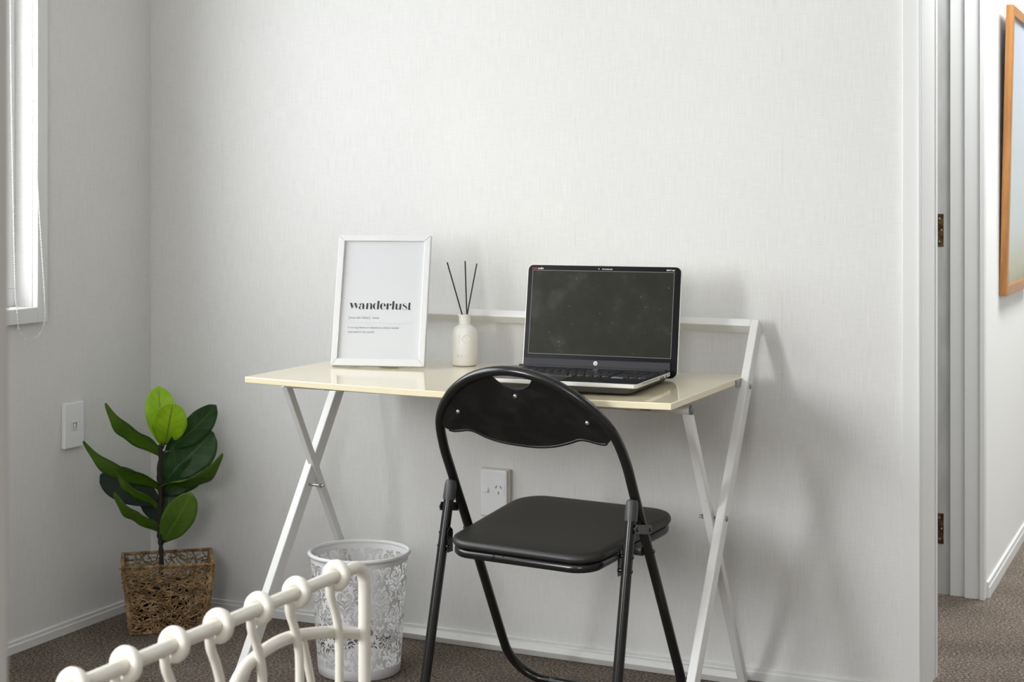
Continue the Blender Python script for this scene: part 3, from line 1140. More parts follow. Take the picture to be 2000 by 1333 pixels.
MB().box((0.004, ft_ - 0.004, 0.004), (FW - 0.004, ft_, FH - 0.004), RF).build('backing_board', M['grey_plastic'], pic)
# easel strut behind
p_top = RF @ Vector((FW / 2, ft_, 0.20))
st = MB().beam(p_top, Vector((FW / 2, ft_ + 0.115, 0.002)), (1, 0, 0), 0.045, 0.003)
st.build('strut', M['grey_plastic'], pic)


def ink_poly(polys, x0, z0, sc, m, name):
    mb = MB()
    for pg in polys:
        mb.prism([(x0 + a * sc, z0 + b * sc) for a, b in pg], RF @ Vector((0, 0.00595, 0)), (1, 0, 0), RF.to_3x3() @ Vector((0, 0, 1)),
                 RF.to_3x3() @ Vector((0, -0.00025, 0)))
    return mb.build(name, m, pic)


def arcpoly(cx, cy, rx0, ry0, rx1, ry1, a0_, a1_, dx=0, n=14):
    """crescent between an outer and an inner ellipse (inner shifted by dx)"""
    P = []
    for i in range(n + 1):
        a = radians(a0_ + (a1_ - a0_) * i / n)
        P.append((cx + rx0 * cos(a), cy + ry0 * sin(a)))
    for i in range(n, -1, -1):
        a = radians(a0_ + (a1_ - a0_) * i / n)
        P.append((cx + dx + rx1 * cos(a), cy + ry1 * sin(a)))
    return P


def circ(cx, cy, r, n=14):
    return [(cx + r * cos(2 * pi * i / n), cy + r * sin(2 * pi * i / n)) for i in range(n)]


G = [
    [(150, 157), (206, 157), (240, 62), (212, 4)], [(264, 157), (316, 157), (347, 62), (322, 4)], [(236, 58), (242, 58), (277, 150), (271, 150)],
    [(340, 58), (346, 58), (377, 150), (371, 150)],
    # a
    [(478, 6), (526, 2), (536, 8), (528, 20), (530, 105), (515, 138), (478, 157), (440, 155), (468, 142), (480, 110)],
    circ(425, 122, 24), arcpoly(436, 40, 52, 45, 20, 36, 80, 290, 10), [(430, 84), (480, 96), (480, 90), (430, 78)],
    # n
    [(576, 0), (626, 0), (630, 152), (582, 156)], [(682, 0), (730, 0), (732, 112), (712, 146), (672, 157), (650, 150), (676, 138), (684, 108)],
    # d
    arcpoly(815, 78, 66, 80, 24, 72, 90, 272, 6), [(856, 0), (906, 0), (914, 216), (864, 216)],
    # e
    arcpoly(1000, 78, 70, 80, 26, 72, 90, 275, 8), [(1030, 86), (1082, 86), (1074, 124), (1042, 152), (1010, 158), (1030, 130)],
    [(960, 86), (1080, 86), (1080, 80), (960, 80)], arcpoly(1010, 60, 66, 60, 62, 55, 275, 340, 0),
    # r
    [(1098, 0), (1150, 0), (1154, 150), (1104, 156)], circ(1200, 122, 26),
    # l
    [(1240, 0), (1292, 0), (1300, 210), (1248, 212)],
    # u
    [(1330, 24), (1336, 150), (1382, 150), (1376, 30), (1398, 4), (1362, -6), (1340, 4)], [(1426, 0), (1474, 0), (1480, 148), (1434, 148)],
    [(1372, 10), (1398, 4), (1428, 28), (1428, 36), (1396, 12)],
    # s
    [(1512, 122), (1522, 148), (1546, 158), (1540, 136), (1556, 112), (1606, 84), (1630, 54), (1624, 20), (1598, -2), (1604, 26), (1590, 50), (1538, 76), (1514, 98)],
    [(1500, 52), (1506, 52), (1530, 6), (1590, -4), (1590, -9), (1524, 0)], [(1546, 158), (1590, 158), (1616, 128), (1610, 126), (1586, 152)],
    # t
    [(1654, 30), (1662, 178), (1710, 178), (1702, 30), (1726, 6), (1716, -6), (1682, -8), (1662, 4)],
]
ink_poly(G, 0.0367 - 150 * 0.0000974, 0.1396, 0.0000974, M['ink'], 'title_print')
RX3 = Matrix.Translation((0, 0, 0)) @ RF @ Matrix.Rotation(pi / 2, 4, 'X')


def print_text(body, x, z, size, m, name, spacing=1.0):
    mt = RF @ Matrix.Translation((x, 0.0057, z)) @ Matrix.Rotation(pi / 2, 4, 'X')
    return text_mesh(name, body, size, m, pic, mt, spacing=spacing)


print_text('[won-der-luhst]  noun', 0.0352, 0.1160, 0.0084, M['ink_grey'], 'pronunciation_print', 1.02)
print_text('A strong desire or impulse to travel, wander', 0.0358, 0.0920, 0.00725, M['ink_grey'], 'definition_print', 0.985)
print_text('and explore the world.', 0.0364, 0.0812, 0.00725, M['ink_grey'], 'definition_print', 0.985)
MB().box((0.0370, 0.0056, 0.1055), (0.1925, 0.0060, 0.1059), RF).build('rule_line', M['ink_line'], pic)

# ------------------------------------------------------------------ reed diffuser
BX, BY = 1.0414, -0.1376 + 0.010
bz = on_desk(BX, BY) + 0.0004
bot_ = empty('diffuser_bottle', (BX, BY, bz))
tag(bot_, 'white ceramic diffuser bottle with an embossed diamond mark on the desk', 'bottle')
prof = [(0.0, 0.0), (0.0265, 0.0), (0.0295, 0.0015), (0.0306, 0.004), (0.0312, 0.03), (0.0318, 0.060), (0.0318, 0.072), (0.0308, 0.081), (0.0275, 0.0895),
        (0.022, 0.0955), (0.0168, 0.0985), (0.0143, 0.101), (0.0140, 0.106), (0.0140, 0.1195), (0.0150, 0.1215), (0.0166, 0.1225), (0.0168, 0.1240),
        (0.0160, 0.1252), (0.0120, 0.1254), (0.0105, 0.1240), (0.0102, 0.110), (0.0102, 0.085), (0.0200, 0.075), (0.0270, 0.065), (0.0270, 0.006), (0.0, 0.005)]
MB().lathe(prof, 56).build('bottle_body', M['ceramic'], bot_, smooth=True, auto=60)
va = atan2(CAM.x - BX, -(CAM.y - BY))   # angle of the embossed face


def on_cyl(a, z, r, ang):
    t = ang + a / 0.0316
    return Vector((r * sin(t), -r * cos(t), z))


em = MB()
FA = radians(21)
for seg in ([(-0.0095, 0.056), (-0.0095, 0.078)], [(-0.0120, 0.056), (-0.0120, 0.078)], [(0.0035, 0.078), (-0.0065, 0.067), (0.0035, 0.056)],
            [(0.0075, 0.078), (0.0165, 0.067), (0.0075, 0.056)]):
    P = []
    for (a0_, z0_), (a1_, z1_) in zip(seg, seg[1:]):
        for k in range(7):
            t = k / 6
            P.append(on_cyl(a0_ + (a1_ - a0_) * t, z0_ + (z1_ - z0_) * t, 0.0319, FA))
    em.tube(P, 0.0011, 6)
em.build('embossed_mark', M['ceramic'], bot_, smooth=True)
tx = text_mesh('embossed_name', 'KRASI', 0.0118, M['ceramic'], bot_, Matrix.Identity(4), extrude=0.0010, spacing=1.15, align='CENTER')
for v in tx.data.vertices:
    x, y, z = v.co
    p = on_cyl(x, 0.0215 + y, 0.0314 + z, FA)
    v.co = p
# reeds
for tipx, tipz, bx_, by_, lab in (
        (-0.0430, 0.2530, -0.0058, 0.0, 'black diffuser reed leaning left out of the white bottle'),
        (0.0010, 0.2560, 0.0052, 0.0040, 'black diffuser reed standing upright, middle one in the white bottle'),
        (0.0300, 0.2500, 0.0060, -0.0040, 'black diffuser reed leaning right out of the white bottle')):
    rv_, fv_ = Vector((0.9106, 0.4131, 0)), Vector((-0.4131, 0.9106, 0))
    base_ = Vector((BX, BY, bz))
    tip = base_ + rv_ * tipx + fv_ * by_ + Vector((0, 0, tipz))
    low_ = base_ + rv_ * bx_ + fv_ * by_ + Vector((0, 0, 0.1235))
    end = low_ - (tip - low_) * 0.30
    r = MB().cyl(Vector((0, 0, 0)), tip - end, 0.00165, 10).build('diffuser_reed', M['reed'], smooth=True, loc=end)
    tag(r, lab, 'reed', 'reeds in the diffuser bottle')

# ------------------------------------------------------------------ laptop
LW, LD = 0.383, 0.256
LT = radians(2.5)
fr_ = Vector((1.6305, -0.5176, 0))
org = fr_ - Vector((cos(LT), sin(LT), 0)) * LW
lz = max(on_desk(org.x, org.y), on_desk(fr_.x, fr_.y), on_desk(org.x - 0.01, org.y + LD), on_desk(fr_.x - 0.01, fr_.y + LD)) - 0.0007
lap = empty('laptop', (org.x, org.y, lz), LT)
tag(lap, 'open black laptop with a dusty dark screen and silver edges on the desk', 'laptop')


def slab(x0, x1, y0, y1, r, z, k=6):
    P = []
    for cx, cy, a in ((x1 - r, y1 - r, 0), (x0 + r, y1 - r, 90), (x0 + r, y0 + r, 180), (x1 - r, y0 + r, 270)):
        for i in range(k + 1):
            t = radians(a + 90 * i / k)
            P.append((cx + r * cos(t), cy + r * sin(t), z))
    return P


def loft(levels, name, m, parent, smooth=True, auto=35):
    mb = MB()
    V, F = [], []
    n = len(levels[0])
    for L_ in levels:
        V += L_
    for i in range(len(levels) - 1):
        for k in range(n):
            l = (k + 1) % n
            F.append((i * n + k, i * n + l, (i + 1) * n + l, (i + 1) * n + k))
    F.append(tuple(range(n - 1, -1, -1)))
    F.append(tuple((len(levels) - 1) * n + k for k in range(n)))
    return mb.add(V, F).build(name, m, parent, smooth=smooth, auto=auto)


loft([slab(0.022, LW - 0.022, 0.012, LD - 0.004, 0.012, 0.0012), slab(0.014, LW - 0.014, 0.006, LD, 0.012, 0.004),
      slab(0.003, LW - 0.003, 0.001, LD, 0.010, 0.0150)], 'base_underside', M['lap_under'], lap)
loft([slab(0.001, LW - 0.001, 0.0, LD, 0.010, 0.0150), slab(0.0, LW, -0.0012, LD, 0.010, 0.0165), slab(0.0, LW, -0.0005, LD, 0.010, 0.0225),
      slab(0.0012, LW - 0.0012, 0.0012, LD, 0.009, 0.0236)], 'base_edge', M['lap_silver'], lap)
deck = loft([slab(0.0022, LW - 0.0022, 0.0035, LD - 0.001, 0.008, 0.0230), slab(0.0022, LW - 0.0022, 0.0035, LD - 0.001, 0.008, 0.0241)],
            'keyboard_deck', M['lap_black'], lap)
for x in (0.05, LW - 0.05):
    for y in (0.03, LD - 0.03):
        MB().cyl((x, y, 0), (x, y, 0.0016), 0.007, 14).build('rubber_foot', M['slot'], lap)
tp = MB().box((0.095, 0.022, 0.0240), (0.205, 0.088, 0.0243)).build('touchpad', M['lap_strip'], lap, bevel=0.0001)
MB().box((0.093, 0.0885, 0.0240), (0.207, 0.0900, 0.0244)).build('touchpad_trim', M['lap_silver'], lap)
# keys: rows from the front; widths in key units
KU = 0.0187
kme = None
rows = [
    (0.108, [('k', 1.25), ('k', 1), ('k', 1), ('k', 1), ('k', 5), ('k', 1), ('k', 1), ('k', 1), ('k', 1), ('k', 1), ('g', .25), ('k', 2), ('k', 1), ('k', 1)]),
    (0.127, [('k', 2)] + [('k', 1)] * 10 + [('k', 2.25), ('g', .25)] + [('k', 1)] * 4),
    (0.146, [('k', 1.5)] + [('k', 1)] * 11 + [('k', 1.75), ('g', .25)] + [('k', 1)] * 3 + [('k', 1)]),
    (0.165, [('k', 1.25)] + [('k', 1)] * 12 + [('k', 1), ('g', .25)] + [('k', 1)] * 4),
    (0.184, [('k', 1)] * 13 + [('k', 1.25), ('g', .25)] + [('k', 1)] * 4),
    (0.200, [('k', .95)] * 14 + [('k', .95), ('g', .25)] + [('k', 1)] * 4),
]
kcache = {}
nk = 0
kb = MB().box((0.014, 0.104, 0.0236), (LW - 0.010, 0.219, 0.0242)).build('keyboard', M['lap_black'], lap)
for y, row in rows:
    tot = sum(w_ for _, w_ in row)
    u = (LW - 0.028) / tot
    x = 0.015
    hgt = 0.0162 if y < 0.199 else 0.0125
    for t, w_ in row:
        if t == 'k':
            key = (round(w_, 3), round(u, 5), hgt)
            if key not in kcache:
                kx, ky = w_ * u - 0.0024, hgt - 0.0004
                kcache[key] = loft([slab(0, kx, 0, ky, 0.0014, 0, 2), slab(0.0001, kx - 0.0001, 0.0001, ky - 0.0001, 0.0014, 0.0013, 2),
                                    slab(0.0009, kx - 0.0009, 0.0009, ky - 0.0009, 0.0012, 0.0018, 2)], 'key', M['key'], kb)
                o = kcache[key]
            else:
                o = kcache[key].copy()
                COL.objects.link(o)
                o.parent = kb
            o.location = (x, y, 0.0242)
            nk += 1
        x += w_ * u
MB().box((LW - 0.016 - 3.9 * KU, 0.0965, 0.0241), (LW - 0.016 - 2.5 * KU, 0.1035, 0.0244)).build('sticker', M['sticker'], lap)
pm = MB()
# media port details on the right side
ps = MB()
for y0_, y1_, z0_, z1_ in ((0.040, 0.150, 0.0205, 0.0214), (0.172, 0.180, 0.0150, 0.0200), (0.188, 0.198, 0.0150, 0.0202), (0.216, 0.221, 0.0145, 0.0205)):
    ps.box((LW - 0.0004, y0_, z0_), (LW + 0.0003, y1_, z1_))
ps.build('side_ports', M['slot'], lap)
MB().box((0.296, 0.2215, 0.0241), (0.312, 0.2245, 0.0248)).build('wireless_light', M['red_print'], lap)

# lid
LL = radians(9.0)
lidw0, lidw1, lidh = 0.0135, LW + 0.0015, 0.2400
HY = LD + 0.036
hz = 0.0165
RL = Matrix.Translation((0, HY, hz)) @ Matrix.Rotation(-LL, 4, 'X')


def lslab(x0, x1, z0, z1, r, y, k=6):
    P = []
    for cx, cy, a, rr in ((x1 - r, z1 - r, 0, r), (x0 + r, z1 - r, 90, r), (x0 + r * 1.2, z0 + r * 1.2, 180, r * 1.2), (x1 - r * 1.2, z0 + r * 1.2, 270, r * 1.2)):
        for i in range(k + 1):
            t = radians(a + 90 * i / k)
            P.append(RL @ Vector((cx + rr * cos(t), y, cy + rr * sin(t))))
    return P


loft([lslab(lidw0 + 0.0006, lidw1 - 0.0006, -0.010, lidh, 0.012, 0.0), lslab(lidw0, lidw1, -0.011, lidh + 0.0005, 0.012, 0.0015),
      lslab(lidw0, lidw1, -0.011, lidh + 0.0005, 0.012, 0.0040)], 'screen_bezel', M['lap_bezel'], lap)
loft([lslab(lidw0 - 0.0018, lidw1 + 0.0022, -0.0125, lidh + 0.0010, 0.0130, 0.0034), lslab(lidw0 - 0.0018, lidw1 + 0.0022, -0.0125, lidh + 0.0010, 0.0130, 0.0062),
      lslab(lidw0 + 0.004, lidw1 - 0.004, -0.006, lidh - 0.004, 0.012, 0.0100)], 'lid_shell', M['lap_silver'], lap)
sx0, sx1, sz0, sz1 = lidw0 + 0.0125, lidw1 - 0.0150, 0.0335, lidh - 0.0125
MB().box((sx0, -0.0003, sz0), (sx1, 0.0012, sz1), RL).build('screen', M['screen'], lap)
bz_ = MB()
for a, b in (((sx0 - 0.0012, -0.0006, sz0), (sx0, 0.0003, sz1)), ((sx1, -0.0006, sz0), (sx1 + 0.0012, 0.0003, sz1)),
             ((sx0 - 0.0012, -0.0006, sz1), (sx1 + 0.0012, 0.0003, sz1 + 0.0012)), ((sx0 - 0.0012, -0.0006, sz0 - 0.0012), (sx1 + 0.0012, 0.0003, sz0))):
    bz_.box(a, b, RL)
bz_.build('screen_edge', M['screen_edge'], lap)
MB().box((0.016, -0.0330, -0.006), (LW - 0.016, 0.0006, 0.006), RL).build('hinge_bridge', M['lap_strip'], lap, bevel=0.002)
MB().box((0.016, -0.0030, -0.006), (LW - 0.012, 0.0006, 0.0235), RL).build('hinge_cover', M['lap_strip'], lap, bevel=0.002)


def lid_text(body, x, z, size, m, name, align='LEFT', shear=0.0, y=-0.0004, extrude=0.0):
    mt = RL @ Matrix.Translation((x, y, z)) @ Matrix.Rotation(pi / 2, 4, 'X')
    return text_mesh(name, body, size, m, lap, mt, align=align, shear=shear, extrude=extrude, offset=0.00012)


lid_text('beats', 0.0240, lidh - 0.0090, 0.0062, M['red_print'], 'speaker_print')
lid_text('audio', 0.0385, lidh - 0.0092, 0.0062, M['white_print'], 'speaker_print')
lid_text('HP TrueVision HD', 0.197, lidh - 0.0082, 0.0032, M['white_print'], 'camera_print')
lid_text('ENVY dv6', LW - 0.0120, lidh - 0.0086, 0.0046, M['white_print'], 'model_print', align='RIGHT')
MB().cyl(RL @ Vector((0.189, 0.0, lidh - 0.0066)), RL @ Vector((0.189, -0.0006, lidh - 0.0066)), 0.0012, 14).build('webcam', M['white_print'], lap)
lg = MB().cyl(RL @ Vector((0.193, -0.0029, 0.0150)), RL @ Vector((0.193, -0.0036, 0.0150)), 0.0050, 32).build('round_logo', M['white_print'], lap)
mt = RL @ Matrix.Translation((0.193, -0.0038, 0.0127)) @ Matrix.Rotation(pi / 2, 4, 'X')
t_ = text_mesh('logo_letters', 'hp', 0.0072, M['lap_strip'], lg, mt, align='CENTER', shear=0.35)

# ------------------------------------------------------------------ waste bin with pierced damask pattern
bin_ = empty('waste_bin', (0.8556, -0.3204, 0))
tag(bin_, 'white metal waste bin pierced with a damask pattern under the desk', 'waste bin')
RB, RT, BH = 0.0975, 0.1170, 0.2850


def brad(z):
    return RB + (RT - RB) * z / BH


NC = 8            # damask repeats around the bin
TH_ = 0.0905      # height of one repeat

# motif: tapered strokes (polylines with radii) in units of the repeat, u in -0.5..0.5, v in 0..1
ST = []


def stroke(P, r0, r1, k=7):
    C = catmull([(a, b, 0) for a, b in P], k)
    n = len(C)
    ST.append([(p.x, p.y, r0 + (r1 - r0) * (i / (n - 1))) for i, p in enumerate(C)])


def bulge(P, r, k=7, e=0.35):
    C = catmull([(a, b, 0) for a, b in P], k)
    n = len(C)
    ST.append([(p.x, p.y, max(0.006, r * sin(pi * min(1, (i / (n - 1)) * (1 - e) + e * 0.45)))) for i, p in enumerate(C)])


bulge([(0.0, 0.09), (0.0, 0.17), (0.0, 0.25)], 0.030)                     # vase
stroke([(0.0, 0.34), (0.0, 0.43), (0.0, 0.49)], 0.008, 0.022)             # stem
bulge([(0.035, 0.27), (0.06, 0.36), (0.13, 0.425), (0.21, 0.43), (0.245, 0.385)], 0.030)      # lower acanthus
bulge([(0.10, 0.30), (0.16, 0.35), (0.20, 0.35)], 0.018)
bulge([(0.08, 0.13), (0.15, 0.10), (0.22, 0.13), (0.24, 0.19)], 0.020)    # hooks
bulge([(0.04, 0.47), (0.10, 0.535), (0.20, 0.58), (0.31, 0.575), (0.35, 0.53)], 0.030)        # upper acanthus
bulge([(0.14, 0.49), (0.21, 0.515), (0.27, 0.505)], 0.016)
bulge([(0.0, 0.53), (0.0, 0.575), (0.0, 0.61)], 0.030)                    # lily
bulge([(0.0, 0.55), (0.035, 0.585), (0.07, 0.60)], 0.017)
bulge([(0.045, 0.635), (0.10, 0.62), (0.165, 0.66), (0.185, 0.73), (0.15, 0.80), (0.10, 0.825)], 0.021)   # arch petals
bulge([(0.10, 0.825), (0.055, 0.79), (0.035, 0.72)], 0.013)
bulge([(0.105, 0.67), (0.105, 0.73), (0.10, 0.775)], 0.024)               # tear drop inside the petal
bulge([(0.0, 0.66), (0.0, 0.70), (0.0, 0.73)], 0.011)
bulge([(0.0, 0.80), (0.0, 0.85), (0.0, 0.90)], 0.022)                     # fleur
bulge([(0.045, 0.86), (0.08, 0.885), (0.115, 0.90)], 0.018)
bulge([(0.05, 0.905), (0.075, 0.93), (0.085, 0.965)], 0.014)
bulge([(0.27, 0.66), (0.33, 0.70), (0.345, 0.76)], 0.020)
bulge([(0.24, 0.84), (0.29, 0.80), (0.29, 0.73)], 0.016)

ASP = TH_ / (2 * pi * 0.107 / NC)
SEGS = []
for L_ in ST:
    for (ax_, ay_, ar_), (bx_, by_, br_) in zip(L_, L_[1:]):
        SEGS.append((ax_, ay_ * ASP, bx_, by_ * ASP, (ar_ + br_) / 2 * 1.25 + 0.002))


import numpy as np
NUc = 64     # samples per repeat around
NV = 236
VZ0, VZ1 = 0.024, 0.268
us = (np.arange(NUc) + 0.0) / NUc - 0.5
zs = np.linspace(VZ0, VZ1, NV + 1)


def motif(U, Vv):
    """signed value, positive inside a hole; U in -0.5..0.5 (folded), Vv periodic 0..1"""
    best = np.full(U.shape, -1.0)
    for sh in (-1, 0, 1):
        for ax_, ay_, bx_, by_, r in SEGS:
            px = np.abs(U) - ax_
            py = (Vv + sh) * ASP - ay_
            dx_, dy_ = bx_ - ax_, by_ - ay_
            L2 = dx_ * dx_ + dy_ * dy_ + 1e-12
            t = np.clip((px * dx_ + py * dy_) / L2, 0, 1)
            d = np.sqrt((px - t * dx_) ** 2 + (py - t * dy_) ** 2)
            best = np.maximum(best, r - d)
    return best


Ug, Zg = np.meshgrid(us, zs, indexing='ij')
Vg = (Zg / TH_) % 1.0
m0 = motif(Ug, Vg)
U2 = (Ug + 1.0) % 1.0 - 0.5
m1 = motif(U2, (Vg + 0.5) % 1.0)
val = np.maximum(m0, m1)
edge = np.minimum(Zg - (VZ0 + 0.001), (VZ1 - 0.001) - Zg) * 40
val = np.minimum(val, edge)
NT = NC * NUc
vals = -np.tile(val, (NC, 1))       # positive = metal
PH = radians(12)
bv, bf, ecache, gcache = [], [], {}, {}


def gv(i, j):
    i %= NT
    k = (i, j)
    if k not in gcache:
        a = 2 * pi * i / NT + PH
        z = zs[j]
        r = brad(z)
        gcache[k] = len(bv)
        bv.append((r * cos(a), r * sin(a), z))
    return gcache[k]


def ev(i0, j0, i1, j1):
    i0 %= NT
    i1 %= NT
    k = ((i0, j0), (i1, j1)) if (i0, j0) < (i1, j1) else ((i1, j1), (i0, j0))
    if k not in ecache:
        v0, v1 = vals[i0, j0], vals[i1, j1]
        t = v0 / (v0 - v1)
        a = Vector(bv[gv(i0, j0)])
        b = Vector(bv[gv(i1, j1)])
        ecache[k] = len(bv)
        bv.append(tuple(a.lerp(b, t)))
    return ecache[k]


for i in range(NT):
    for j in range(NV):
        c = [(i, j), (i + 1, j), (i + 1, j + 1), (i, j + 1)]
        s = [vals[a % NT, b] > 0 for a, b in c]
        if not any(s):
            continue
        if all(s):
            bf.append(tuple(gv(a, b) for a, b in c))
            continue
        poly = []
        for k in range(4):
            a, b = c[k], c[(k + 1) % 4]
            if s[k]:
                poly.append(gv(*a))
            if s[k] != s[(k + 1) % 4]:
                poly.append(ev(*a, *b))
        if len(poly) >= 3:
            bf.append(tuple(poly))
bm_ = MB()
bm_.v, bm_.f = bv, bf
side = bm_.build('pierced_side', M['bin_metal'], bin_, smooth=True, auto=80)
sd = side.modifiers.new('solid', 'SOLIDIFY')
sd.thickness = 0.0006
sd.offset = 0
bb = MB()
bb.lathe([(brad(0.268) + 0.0003, 0.268), (brad(0.28), 0.280), (brad(0.28) - 0.0008, 0.280), (brad(0.268) - 0.0005, 0.268)], 96, closed=True)
bb.build('top_band', M['bin_metal'], bin_, smooth=True)
MB().lathe([(brad(0.026) + 0.0003, 0.0245), (brad(0.02) + 0.0006, 0.022), (brad(0.003), 0.003), (RB - 0.003, 0.0005), (RB - 0.005, 0.0), (RB - 0.006, 0.004), (0.0, 0.004)], 96).build(
    'base', M['bin_metal'], bin_, smooth=True, auto=50)
rim = [((RT + 0.0015) * cos(2 * pi * k / 96), (RT + 0.0015) * sin(2 * pi * k / 96), BH - 0.001) for k in range(96)]
MB().tube(rim, 0.0050, 12, closed=True).build('rolled_rim', M['bin_metal'], bin_, smooth=True)

# ------------------------------------------------------------------ woven basket and plant
random.seed(7)
bt = [Vector(p) for p in ((0.1661, -0.3338, 0.180), (0.3519, -0.2012, 0.180), (0.2429, -0.0599, 0.180), (0.0635, -0.2036, 0.180))]
cb = sum((Vector((p.x, p.y, 0)) for p in bt), Vector()) / 4
bb_ = [Vector(p) for p in ((0.1680, -0.3060, 0.003), (0.3227, -0.1956, 0.003), (0.2343, -0.0810, 0.003), (0.0796, -0.1915, 0.003))]
basket = empty('woven_basket', (cb.x, cb.y, 0))
tag(basket, 'brown twisted seagrass basket with open weave in the room corner', 'basket')
O = Vector((cb.x, cb.y, 0))
bt = [p - O for p in bt]
bb_ = [p - O for p in bb_]


def rope(P, r, mb, closed=False, amp=0.22, period=0.0046):
    P = [Vector(p) for p in P]
    out, R = [], []
    s_acc = 0.0
    m = len(P)
    for i in range(m if closed else m - 1):
        a, b = P[i], P[(i + 1) % m]
        L_ = (b - a).length
        k = max(2, int(L_ / (period / 4)))
        for q in range(k):
            t = q / k
            out.append(a.lerp(b, t) + Vector((random.uniform(-1, 1), random.uniform(-1, 1), random.uniform(-1, 1))) * 0.00025)
            R.append(r * (1 + amp * sin(2 * pi * (s_acc + L_ * t) / period)))
        s_acc += L_
    if not closed:
        out.append(P[-1])
        R.append(r)
    mb.tube(out, R, 8, closed=closed)


rm = MB()
rope(bt, 0.0044, rm, closed=True)
rope([bt[0] + Vector((-0.001, 0, -0.001)), bt[0] + Vector((-0.014, 0.004, -0.004))], 0.0022, rm)
rm.build('rim', M['seagrass'], basket, smooth=True, auto=60)
bs = MB()
rope([p + Vector((0, 0, 0.001)) for p in bb_], 0.0036, bs, closed=True)
bs.build('base_rope', M['seagrass'], basket, smooth=True, auto=60)
for k in range(4):
    cm = MB()
    for o_ in (-0.0035, 0.0035):
        e = (bt[(k + 1) % 4] - bt[k]).normalized() if o_ > 0 else (bt[k - 1] - bt[k]).normalized()
        rope([bb_[k] + e * 0.0035 + Vector((0, 0, 0.002)), bt[k] + e * 0.0035 - Vector((0, 0, 0.003))], 0.0037, cm, amp=0.18)
    cm.build('corner_post', M['seagrass'], basket, smooth=True, auto=60)
for k in range(4):
    pn = MB()
    A0, A1, B0, B1 = bb_[k], bb_[(k + 1) % 4], bt[k], bt[(k + 1) % 4]
    nrm = (A1 - A0).cross(B0 - A0).normalized()
    W_ = (B1 - B0).length

    def pp(u, v, d):
        u = min(max(u, 0.0), 1.0)
        v = min(max(v, 0.0), 1.0)
        return A0.lerp(A1, u).lerp(B0.lerp(B1, u), v) + nrm * d
    gx, gy = (25, 18) if k in (0, 1) else (17, 12)
    for q in range(gx * gy):
        u0 = (q % gx + random.uniform(-0.3, 1.3)) / gx
        v0 = (q // gx + random.uniform(-0.3, 1.3)) / gy
        an = random.gauss(0, 0.5) if random.random() < 0.5 else random.uniform(0, pi)
        Ls = random.uniform(0.030, 0.058)
        cv = random.uniform(-26, 26)
        steps = 7
        u_, v_ = u0 - cos(an) * Ls / 2 / W_, v0 - sin(an) * Ls / 2 / 0.18
        P = []
        a_ = an
        d0 = random.uniform(-0.0030, 0.0042)
        ph = random.uniform(0, 6)
        for t in range(steps + 1):
            if not (0.01 <= u_ <= 0.99 and 0.01 <= v_ <= 0.99):
                if len(P) > 2:
                    break
                P = []
            else:
                P.append(pp(u_, v_, d0 + 0.0024 * sin(t * 1.1 + ph)))
            u_ += cos(a_) * Ls / steps / W_
            v_ += sin(a_) * Ls / steps / 0.18
            a_ += cv * Ls / steps
        if len(P) < 3:
            continue
        r_ = random.uniform(0.00135, 0.0019)
        pn.tube(P, [r_ * (1 + 0.12 * sin(i * 2.5)) for i in range(len(P))], 6)
    pn.build('woven_side', M['seagrass'], basket, smooth=True, auto=80)
MB().prism([(p.x, p.y) for p in bb_], (0, 0, 0.001), (1, 0, 0), (0, 1, 0), (0, 0, 0.003)).build('basket_floor', M['seagrass'], basket)

PX, PY = 0.2030, -0.2205
plant = empty('fiddle_leaf_plant', (PX, PY, 0.005))
tag(plant, 'small artificial fiddle leaf plant with lime top leaves, standing in the basket', 'plant')
PO = Vector((PX, PY, 0.005))
ip = MB()
an_ = radians(35.5)
R_ = Matrix.Rotation(an_, 4, 'Z')
ox, oy = 0.000, 0.024
V = []
for hx, hy, z in ((0.062, 0.040, 0.0), (0.076, 0.050, 0.112)):
    for a, b in ((-1, -1), (1, -1), (1, 1), (-1, 1)):
        V.append(R_ @ Vector((hx * a + ox * 0.8, hy * b + oy, z)))
ip.add(V, [(0, 3, 2, 1), (4, 5, 6, 7), (0, 1, 5, 4), (1, 2, 6, 5), (2, 3, 7, 6), (3, 0, 4, 7)])
ip.build('inner_pot', M['pot_black'], plant, bevel=0.004)
sp = [(0.2030, -0.2205, 0.066), (0.2030, -0.2205, 0.12), (0.2025, -0.2210, 0.175), (0.2000, -0.2215, 0.22), (0.1960, -0.2225, 0.25), (0.1965, -0.2215, 0.30),
      (0.1985, -0.2200, 0.35), (0.1950, -0.2215, 0.40), (0.1990, -0.2200, 0.45), (0.1985, -0.2200, 0.483)]
C = catmull([Vector(p) - PO for p in sp], 6)
MB().tube(C, [0.0090 - 0.0032 * min(1, i / (len(C) * 0.30)) + (0.0012 * sin(i * 1.7) if i > 12 else 0.0005 * sin(i)) for i in range(len(C))], 10).build('stem', M['stem'], plant, smooth=True, auto=60)

